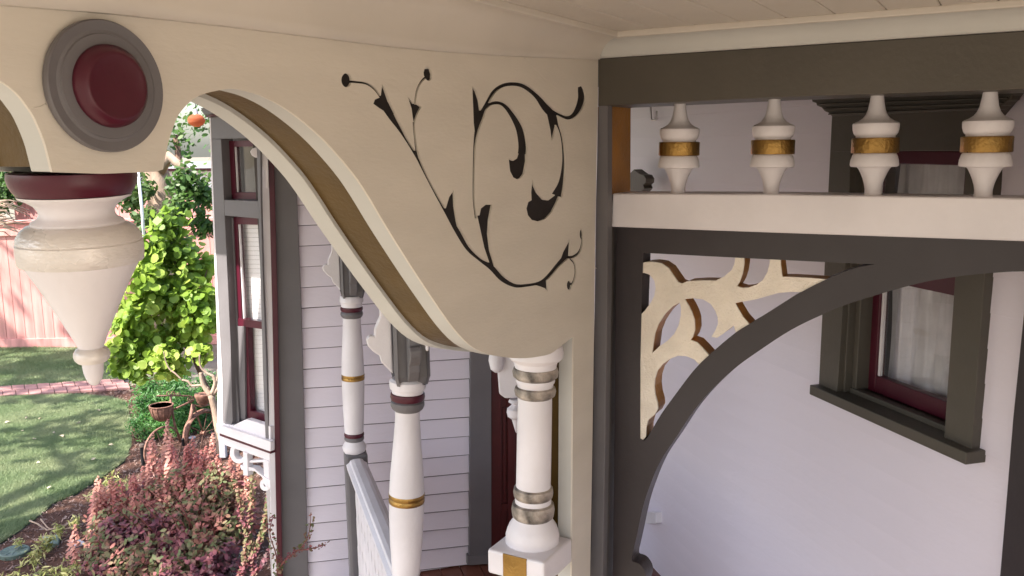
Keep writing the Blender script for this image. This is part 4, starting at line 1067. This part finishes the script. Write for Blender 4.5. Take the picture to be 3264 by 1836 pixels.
# pale branching tree stem at the bay corner
pt_ = thing('pale_branch_tree', Gd(706, 1450), 'pale sunlit forked stem with bare branches beside the bay window corner', 'tree')
for pts_, r in (([(708, 1455), (702, 1400), (692, 1340), (684, 1300), (672, 1258)], [0.045, 0.042, 0.038, 0.034, 0.03]),
                ([(674, 1262), (650, 1230), (642, 1200), (640, 1188)], [0.03, 0.022, 0.02, 0.018]),
                ([(666, 1240), (640, 1228), (612, 1230), (600, 1216), (580, 1211)], [0.014, 0.012, 0.012, 0.011, 0.008]),
                ([(676, 1256), (686, 1222), (680, 1200), (664, 1192), (646, 1178), (637, 1160), (636, 1130)], [0.026, 0.018, 0.014, 0.012, 0.010, 0.008, 0.006]),
                ([(686, 1226), (694, 1200), (693, 1178)], [0.012, 0.009, 0.006]),
                ([(682, 1256), (700, 1230), (718, 1205)], [0.020, 0.015, 0.010]),
                ([(580, 1211), (558, 1190), (540, 1176), (528, 1150), (522, 1120)], [0.008, 0.008, 0.007, 0.006, 0.004])):
    tube('branch', catmull([tuple(p) for p in ypts(pts_, 8.0)], 3), np.interp(np.linspace(0, 1, (len(pts_) - 1) * 3 + 1), np.linspace(0, 1, len(r)), r), M['bark'], pt_, 9)
# dark green ferny shrub
bl = [(470, 1235, 50, 9.2), (540, 1265, 80, 9.2), (625, 1290, 80, 9.2), (455, 1290, 45, 8.9), (560, 1345, 70, 8.9), (660, 1225, 45, 9.3), (500, 1345, 50, 8.8), (630, 1380, 55, 8.8), (560, 1220, 60, 9.5), (700, 1300, 60, 9.3), (480, 1390, 55, 8.5), (560, 1390, 60, 8.6), (640, 1400, 60, 8.7), (590, 1310, 80, 8.9), (500, 1290, 60, 9.0), (690, 1370, 55, 8.9), (440, 1350, 40, 8.6)]
blobs_to('dark_green_shrub', 'dense dark green feathery shrub behind the rusty bicycle', 'shrub', bl, 22000, 0.028, 'dkgreen', 'long', [], 'bark_d', Gd(560, 1370), objs=0, shell=0.2)
# trees beyond
bt = thing('leaning_trunk_tree', Gd(520, 1090), 'old tan tree trunk with leafy branches rising behind the lime shrub', 'tree')
tube('trunk', ypts([(545, 1095), (540, 900), (530, 760), (522, 660), (505, 570), (485, 500), (450, 380)], 11.6), [0.26, 0.24, 0.22, 0.2, 0.16, 0.12, 0.09], M['bark'], bt, 14)
tube('branch', ypts([(505, 540), (540, 500), (575, 530), (610, 548)], 11.5), [0.10, 0.08, 0.06, 0.03], M['bark'], bt, 9)
tube('branch', ypts([(520, 640), (580, 700), (600, 660), (640, 640)], 11.5), [0.10, 0.07, 0.05, 0.03], M['bark'], bt, 9)
P, D = blob_pts([(590, 580, 62, 11.3), (640, 620, 58, 11.4), (450, 600, 45, 11.2), (475, 700, 50, 11.0), (570, 660, 52, 11.0), (420, 640, 45, 11.5), (650, 720, 50, 11.2)], 2000, 0.2)
leaves('foliage', P, D * 0.4 + rng.normal(size=D.shape) * 0.6 + np.array([-0.2, -0.3, 0.6]), 0.048 * rng.uniform(0.6, 1.2, len(P)), M['tree'], bt, 'oval')
for i, (bl, lab, nn, sz, Yb) in enumerate((
    ([(-60, 640, 90, 14.5), (30, 610, 60, 14.5), (10, 560, 80, 15)], 'small leafy tree behind the fence at the left edge of the picture', 1500, 0.06, 14.5),
    ([(560, 430, 110, 17), (640, 380, 100, 17.5), (500, 480, 90, 17)], 'tall tree with thin sunlit leaves behind the hanging orange lantern', 420, 0.07, 17),
    ([(300, 600, 90, 19), (200, 560, 120, 19), (380, 560, 100, 20), (90, 580, 110, 19)], 'rounded green tree behind the hanging drop beyond the fence', 2600, 0.085, 19),
    ([(820, 520, 150, 20), (930, 420, 150, 21), (790, 640, 100, 20)], 'broad tree beyond the fence hidden mostly by the bay window', 2200, 0.09, 20))):
    base_ = at_y(bl[0][0], bl[0][1], Yb); base_.z = 0
    top_ = at_y(bl[0][0], bl[0][1], Yb)
    blobs_to('garden_tree', lab, 'tree', bl, nn, sz, 'tree', 'oval', [([base_, base_.lerp(top_, 0.5) + Vector((0.1, 0, 0)), top_], [0.14, 0.1, 0.05])], 'bark_d', base_, shell=0.15)
# two big garden trees left of the picture whose crowns dapple the lawn and the fence
def shade_tree(name, base_, c, r, n, size, lab, shade_cluster=None):
    t = thing(name, base_, lab, 'tree')
    tube('trunk', [base_, Vector(base_) * 0.5 + Vector(c) * 0.5, c], [0.3, 0.22, 0.12], M['bark_d'], t, 10)
    for i in range(8):
        a = i * 0.785; e = Vector(c) + Vector((math.cos(a) * r * 0.8, math.sin(a) * r * 0.8, random.uniform(-0.2, 0.5) * r * 0.4))
        tube('limb', [Vector(base_) * 0.3 + Vector(c) * 0.7, (Vector(c) + e) / 2 - UP * 0.2, e], [0.12, 0.07, 0.02], M['bark_d'], t, 6)
    k = int(n / 70); cc = rng.normal(size=(k, 3)); cc /= np.linalg.norm(cc, axis=1, keepdims=True); cc *= (rng.random(k) ** 0.4)[:, None] * np.array([r, r, r * 0.45])
    P = (cc[rng.integers(0, k, n)] + rng.normal(size=(n, 3)) * 0.30) + np.array(c)
    if shade_cluster is not None:
        P = np.vstack([P, np.array(shade_cluster[:3]) + rng.normal(size=(int(shade_cluster[4]), 3)) * shade_cluster[3]]); n = len(P)
    leaves('foliage', P, rng.normal(size=(n, 3)) + np.array([0, 0, 0.8]), size * rng.uniform(0.6, 1.2, n), M['tree'], t, 'oval')
shade_tree('shade_tree', (-8.0, 3.4, 0), (-7.9, 3.4, 7.2), 2.7, 820, 0.13, 'large spreading shade tree standing on the lawn left of the view', (-7.0, 2.25, 7.05, 0.36, 260))  # last tuple: leaf cluster added to shade the barberry's lower left
shade_tree('shade_tree', (-11.8, 8.0, 0), (-10.8, 8.2, 8.4), 2.6, 1500, 0.14, 'tall shade tree near the fence far left of the view')

# barberry
bb = thing('barberry_bush', Gd(560, 1800), 'big red and purple leaved barberry bush with upright pink shoots below the bay window', 'shrub')
bl = [(360, 1700, 95, 5.9), (480, 1625, 100, 6.1), (600, 1560, 95, 6.2), (700, 1570, 95, 6.1), (600, 1690, 130, 5.9), (460, 1740, 120, 5.8), (740, 1660, 75, 5.9), (340, 1800, 90, 5.7), (560, 1820, 130, 5.6), (700, 1790, 80, 5.6), (640, 1760, 110, 5.7), (430, 1850, 120, 5.5), (600, 1900, 140, 5.4)]
P, D = blob_pts(bl, 13000, 0.25); ok = P[:, 2] > 0.03; P, D = P[ok], D[ok]
leaves('foliage', P, D * 0.5 + rng.normal(size=D.shape) * 0.5 + np.array([-0.1, -0.4, 0.7]), 0.025 * rng.uniform(0.6, 1.2, len(P)), M['barb'], bb, 'oval', objs=300)
tips = [(486, 1398, 90), (533, 1355, 150), (545, 1400, 120), (612, 1412, 90), (655, 1440, 90), (678, 1398, 110), (735, 1465, 110), (760, 1490, 90), (700, 1480, 90), (590, 1440, 90), (560, 1450, 110), (318, 1548, 110), (350, 1545, 120), (390, 1560, 110), (430, 1540, 100), (300, 1620, 90), (470, 1490, 110), (510, 1480, 130), (640, 1500, 100), (790, 1540, 100), (240, 1690, 80), (235, 1760, 80), (450, 1610, 90), (540, 1680, 80), (760, 1600, 110), (720, 1700, 80), (560, 1790, 80), (420, 1780, 80), (660, 1640, 90), (330, 1700, 90), (540, 1760, 90), (600, 1520, 100), (280, 1800, 90), (500, 1560, 100), (630, 1570, 100), (680, 1540, 100)]
for _ in range(46):
    x_ = random.uniform(300, 800); y_ = 1545 - 110 * math.exp(-((x_ - 640) / 170) ** 2) + random.uniform(-10, 130)
    tips.append((x_, y_, random.uniform(70, 110)))
Ps, Ns, Ss, geos = [], [], [], []
for (x, y, h) in tips:
    Yq = 5.75 + (1836 - y) / 480 * 0.7 - 0.1
    a = at_y(x, y - 14, Yq); b = at_y(x + random.uniform(-12, 28), y + h * 1.6, Yq + 0.05)
    geos.append(tube_geo([b, (a + b) / 2 + Vector((random.uniform(-.01, .01), 0, 0)), a], [0.004, 0.003, 0.0015], 5))
    m = int(h * 0.6)
    for k in range(m):
        s = k / m; c_ = a.lerp(b, s); w_ = 0.006 + 0.034 * min(1, s * 1.6); Ss.append(0.011 + 0.016 * min(1, s * 2.5))
        an = k * 2.4
        Ps.append([c_.x + math.cos(an) * w_, c_.y + math.sin(an) * w_, c_.z + 0.008]); Ns.append([math.cos(an) * 0.3 + random.uniform(-.4, .4), math.sin(an) * 0.3 - 0.4 + random.uniform(-.3, .3), 0.7])
v, f = merge(geos); o = obj('shoots', v, f, M['stem'], bb, smooth=True); o['kind'] = 'stuff'
leaves('shoot_leaves', np.array(Ps), np.array(Ns), np.array(Ss) * rng.uniform(0.8, 1.2, len(Ps)), M['barb_red'], bb, 'oval')
geos = []
for i in range(60):
    a = at_y(random.uniform(300, 780), random.uniform(1560, 1760), random.uniform(5.6, 6.2)); b = Vector((a.x * 0.4 - 2.1 * 0.6, 5.85, 0.0)); 
    geos.append(tube_geo([b, (a + b) / 2 + Vector((random.uniform(-.08, .08), random.uniform(-.08, .08), 0.1)), a], [0.007, 0.005, 0.002], 5))
v, f = merge(geos); o = obj('stems', v, f, M['stem'], bb, smooth=True); o['kind'] = 'stuff'
# arching dark shoots near the corner boards
def shoot_plant(name, lab, cat, specs, Y, size, mat, dens=0.6, group=None):
    t = thing(name, at_y(specs[0][0][0], specs[0][0][1], Y), lab, cat, group)
    Ps, Ns = [], []
    for pts_ in specs:
        q = catmull(pts_, 6); w3 = [at_y(x, y, Y) for x, y in q]
        tube('stem', w3, ytap(0.0035, 0.0012, len(w3)), M['stem'], t, 5)
        for i in range(len(w3) - 1):
            for k in range(max(1, int((w3[i + 1] - w3[i]).length * 230 * dens))):
                s = random.random(); c_ = w3[i].lerp(w3[i + 1], s); an = random.uniform(0, 6.28)
                Ps.append([c_.x + math.cos(an) * 0.014, c_.y + math.sin(an) * 0.014, c_.z + random.uniform(-.008, .012)]); Ns.append([random.uniform(-.6, .6), random.uniform(-1, 0), random.uniform(0, 1)])
    leaves('leaves', np.array(Ps), np.array(Ns), size * rng.uniform(0.6, 1.2, len(Ps)), mat, t, 'oval')
    return t
shoot_plant('arching_shoots', 'dark leaved arching barberry shoots in front of the bay window brackets', 'shrub',
            [[(770, 1836), (790, 1700), (805, 1560), (800, 1420)], [(790, 1800), (840, 1690), (868, 1540), (872, 1490)], [(760, 1836), (830, 1720), (850, 1640), (862, 1560)], [(800, 1836), (850, 1780), (880, 1700), (892, 1640)], [(810, 1836), (800, 1740), (770, 1640), (762, 1560)]], 5.0, 0.017, M['barb'], 1.0)
shoot_plant('stray_twig', 'thin twig with small round leaves reaching across the grey corner board', 'twig',
            [[(880, 1836), (905, 1790), (960, 1745), (985, 1700), (990, 1640)], [(940, 1755), (985, 1750), (1010, 1745), (1040, 1735)], [(884, 1836), (880, 1770), (860, 1700), (872, 1640)]], 3.3, 0.008, M['barb'], 1.3)
# variegated low shrubs
for i, (bl, lab, nn) in enumerate((
    ([(400, 1560, 42, 7.0), (352, 1535, 36, 7.1), (385, 1600, 40, 6.9), (300, 1580, 30, 6.8)], 'yellow edged low shrub growing at the back of the barberry', 420),
    ([(238, 1665, 22, 6.3)], 'small bright yellow leafed sprig left of the barberry', 60),
    ([(120, 1765, 34, 5.9), (150, 1730, 30, 6.0), (100, 1800, 40, 5.8), (185, 1690, 24, 6.2)], 'yellow edged ground shrub growing between the two green covers', 420),
    ([(210, 1826, 52, 5.6), (130, 1850, 60, 5.5), (240, 1870, 60, 5.4), (40, 1860, 50, 5.5)], 'yellow edged shrub in the bottom left corner of the bed', 620),
    ([(62, 1730, 18, 6.0)], 'tiny green sprig at the lawn edge above the round cover', 26))):
    b_ = Gd(bl[0][0], bl[0][1] + 15)
    blobs_to('variegated_shrub', lab, 'shrub', bl, nn, 0.032, 'yel', 'long', [([Vector((b_.x, b_.y, 0)), Vector((b_.x + 0.03, b_.y, 0.12))], [0.006, 0.003])], 'bark_d', b_, objs=min(60, nn), minz=0.02, shell=0.1)
# dead twigs
dt = thing('dead_twigs', Gd(200, 1690), 'bare grey twigs lying in the bed left of the barberry', 'twigs')
for pts_ in ([(120, 1670), (150, 1690), (190, 1680), (230, 1660)], [(130, 1655), (150, 1680), (165, 1690)], [(185, 1695), (215, 1670), (260, 1640)], [(190, 1690), (240, 1680), (280, 1660)], [(95, 1660), (125, 1672), (140, 1688)]):
    tube('twig', [Gd(x, y, 0.05 + 0.03 * random.random()) for x, y in pts_], ytap(0.007, 0.003, len(pts_)), M['bark'], dt, 6)

# irrigation covers, riser, hose, stones
vr = thing('round_valve_cover', Gd(45, 1768), 'round green plastic valve cover in the bed at the left edge', 'valve cover')
cg = Gd(47, 1768, 0.0)
lathe('lid', [(0.10, 0.0), (0.10, 0.03), (0.092, 0.036), (0.088, 0.034), (0.03, 0.034), (0.028, 0.037), (0.001, 0.037)], cg, UP, M['valve'], vr, 36)
for i in range(10):
    a = i * 0.628; box('rib', cg + Vector((math.cos(a) * 0.036, math.sin(a) * 0.036, 0.033)), Vector((math.cos(a), math.sin(a), 0)) * 0.045, Vector((-math.sin(a), math.cos(a), 0)) * 0.006, UP * 0.004, M['valve'], vr)
vq = thing('square_valve_cover', Gd(170, 1740), 'square green plastic valve cover half hidden by the barberry', 'valve cover')
q = [Gd(138, 1722), Gd(195, 1716), Gd(186, 1748), Gd(140, 1744)]
slab('lid', [[Vector((p.x, p.y, 0.0)) for p in q]], UP * 0.035, M['valve'], vq, 0.005)
cq = sum(q, Vector()) / 4
slab('grip', [[Vector((cq.x + (p.x - cq.x) * .3, cq.y + (p.y - cq.y) * .3, 0.035)) for p in q]], UP * 0.005, M['valve'], vq, 0.001)
rs_ = thing('sprinkler_riser', Gd(457, 1482), 'black sprinkler riser with tan cap beside the bicycle wheel', 'sprinkler')
pb = Gd(457, 1482); pt2 = at_y(455, 1424, pb.y)
lathe('pipe', [(0.018, 0), (0.018, (pt2 - pb).length)], pb, UP, M['black'], rs_, 14)
lathe('cap', [(0.024, 0), (0.026, 0.01), (0.026, 0.022), (0.014, 0.03), (0.001, 0.03)], pb + UP * (pt2 - pb).length, UP, M['bark'], rs_, 14)
hs = tube('garden_hose', [Gd(x, y, 0.03) for x, y in catmull([(690, 1812), (715, 1810), (740, 1815), (757, 1826), (765, 1845), (760, 1880)], 5)], 0.012, M['pvc']); tag(hs, 'white curved hose end on the ground below the arching shoots', 'hose')
for i, (x, y, r, lab) in enumerate(((245, 1738, 0.05, 'pale flat stone in front of the barberry at its left side'), (742, 1768, 0.08, 'long pale stone in the shade right of the barberry'), (700, 1395, 0.04, 'flat pale stone near the bicycle rear wheel'), (372, 1842, 0.04, 'small pale stone under the barberry front'))):
    p = Gd(x, y); n = 9; ring = [Vector((p.x + math.cos(a) * r * random.uniform(.8, 1.3) * 1.3, p.y + math.sin(a) * r * random.uniform(.7, 1.2), 0.0)) for a in np.linspace(0, 6.28, n, endpoint=False)]
    s_ = slab('garden_stone', [ring], UP * r * 0.45, M['stone'], None, 0.01); tag(s_, lab, 'stone', 'pale stones in the planting bed')
# white garden stake and post stub
pl_ = tube('white_stake', ypts([(440, 548), (452, 660), (463, 812)], 9.2), 0.016, M['pvc']); tag(pl_, 'thin white stake leaning at the left side of the lime shrub', 'stake')
ps_ = box('wooden_stub', at_y(700, 1460, 7.4), Vector((0.055, 0, 0)), Vector((0, 0.05, 0)), UP * 0.24, M['stone'], None, 0.004); tag(ps_, 'short weathered post stub below the bay window corner', 'post')
# brushwood on the fence at the left
bw_ = thing('brushwood', at_y(20, 700, 12.3), 'heap of dry brown brushwood hanging over the fence at the left edge', 'branches')
for i in range(26):
    x0_, y0_ = random.uniform(-60, 30), random.uniform(640, 740)
    tube('stick', ypts([(x0_, y0_), (x0_ + random.uniform(20, 50), y0_ + random.uniform(-6, 18)), (x0_ + random.uniform(50, 90), y0_ + random.uniform(-10, 30))], random.uniform(12.1, 12.4)), [0.014, 0.010, 0.005], M['bark'], bw_, 5)
# paper lantern under the eave
ln = thing('paper_lantern', at_y(636, 380, 5.2), 'orange ribbed paper lantern hanging under the bay window eave', 'lantern')
lc = at_y(626, 384, 5.2); prl = []
for i in range(33):
    t = i / 32; a = math.pi * t
    prl.append((max(0.010, 0.048 * math.sin(a) * (1 + 0.09 * math.cos(i * math.pi))), 0.075 * (0.5 - 0.5 * math.cos(a))))
lathe('shade', prl, lc + UP * 0.0375, -UP, M['lantern'], ln, 28, 80)
tube('cord', [lc + UP * 0.037, lc + UP * 0.16], 0.0025, M['black'], ln, 5)
lathe('cap', [(0.012, 0), (0.012, 0.012), (0.008, 0.03), (0.006, 0.03)], lc + UP * 0.036, UP, M['pvc'], ln, 12)
# bicycle ornament
fw, rw = Gd(522, 1500), Gd(648, 1450)
BP = Plane(fw, math.degrees(math.atan2(rw.x - fw.x, rw.y - fw.y)))
bk = thing('bicycle_planter', Gd(585, 1475), 'rusty iron bicycle planter with a front basket standing by the dark green shrub', 'bicycle')
def bp(x, y, d=0): return BP.pt(x, y, d)
eB, nBk = BP.u, BP.n
def wheel(cx, cy, rad, name):
    c = bp(cx, cy)
    V = [];
    ring = [c + (eB * math.cos(a) + UP * math.sin(a)) * rad for a in np.linspace(0, 2 * math.pi, 33)]
    w_ = tube(name, ring, 0.010, M['rust'], bk, 6)
    for k in range(10):
        a = k * math.pi / 5
        tube('spoke', [c, c + (eB * math.cos(a) + UP * math.sin(a)) * rad], 0.0035, M['rust'], w_, 4)
    lathe('hub', [(0.02, -0.025), (0.02, 0.025)], c, nBk, M['rust'], w_, 10)
    return w_, c
rr1 = (bp(648, 1378) - rw).length
w1, cR = wheel(648, 1380, 0.20, 'wheel'); w2, cF = wheel(520, 1430, 0.20, 'wheel')
fend = [(eB * math.cos(a) + UP * math.sin(a)) for a in np.linspace(math.radians(25), math.radians(215), 16)]
V = []; Fc = []
for k, q in enumerate(fend):
    for r_, s_ in ((0.215, -0.03), (0.232, -0.018), (0.232, 0.018), (0.215, 0.03)):
        V.append(cR + q * r_ + nBk * s_)
for k in range(len(fend) - 1):
    for j in range(3):
        a = k * 4 + j; Fc.append((a, a + 1, a + 5, a + 4))
obj('rear_fender', V, Fc, M['rust'], bk, smooth=True)
for nm, pts_, r in (('seat_tube', [(616, 1288), (604, 1345), (592, 1405)], 0.018), ('top_tube', [(552, 1306), (590, 1288), (616, 1276)], 0.009), ('down_tube', [(546, 1290), (556, 1350), (575, 1408)], 0.011), ('fork', [(545, 1262), (543, 1310), (530, 1380), (520, 1430)], 0.011), ('chain_stay', [(592, 1405), (620, 1398), (648, 1380)], 0.008), ('seat_stay', [(617, 1290), (632, 1335), (648, 1380)], 0.008), ('handlebar', [(500, 1262), (545, 1261), (600, 1262), (616, 1266), (617, 1276), (606, 1284)], 0.007), ('carrier', [(617, 1292), (640, 1296), (668, 1290)], 0.008)):
    tube(nm, [bp(x, y) for x, y in pts_], r, M['rust'], bk, 8)
for (cx, cy, rr_) in ((538, 1253, 9), (553, 1253, 9), (570, 1256, 6), (604, 1272, 8)):
    tube('scroll', [bp(cx + rr_ * (1 - k / 26) * math.cos(k * 0.42), cy + rr_ * (1 - k / 26) * math.sin(k * 0.42)) for k in range(20)], 0.0045, M['rust'], bk, 5)
cb_ = bp(514, 1292)
lathe('basket', [(0.100, 0), (0.098, -0.03), (0.088, -0.08), (0.065, -0.12), (0.035, -0.14), (0.001, -0.145)], cb_, UP, M['rust'], bk, 24)
bskt = lathe('basket_rim', [(0.096, -0.004), (0.106, -0.004), (0.108, 0.004), (0.098, 0.006), (0.094, 0.0)], cb_, UP, M['rust'], bk, 24)
for k in range(12):
    a = k * math.pi / 6; d_ = Vector((math.cos(a), math.sin(a), 0))
    tube('basket_wire', [cb_ + d_ * 0.103, cb_ + d_ * 0.102 - UP * 0.03, cb_ + d_ * 0.091 - UP * 0.08, cb_ + d_ * 0.068 - UP * 0.12, cb_ + d_ * 0.03 - UP * 0.146], 0.003, M['rust'], bk, 4)
sp_ = bp(648, 1272)
lathe('seat_pot', [(0.07, 0.05), (0.078, 0.05), (0.080, 0.04), (0.072, 0.02), (0.058, -0.03), (0.04, -0.05), (0.001, -0.05)], sp_, UP, M['rust'], bk, 24)
lathe('chain_ring', [(0.045, -0.004), (0.045, 0.004)], bp(590, 1408), nBk, M['black'], bk, 20)
tube('crank', [bp(590, 1408, -0.02), bp(602, 1395, -0.03)], 0.007, M['rust'], bk, 6)
box('pedal', bp(600, 1398, -0.03), eB * 0.05, -nBk * 0.05, UP * 0.014, M['stone'], bk, 0.002)
tube('kick_stand', [bp(590, 1410), bp(588, 1470, -0.05)], 0.006, M['rust'], bk, 6)
tag(kb, None, None)
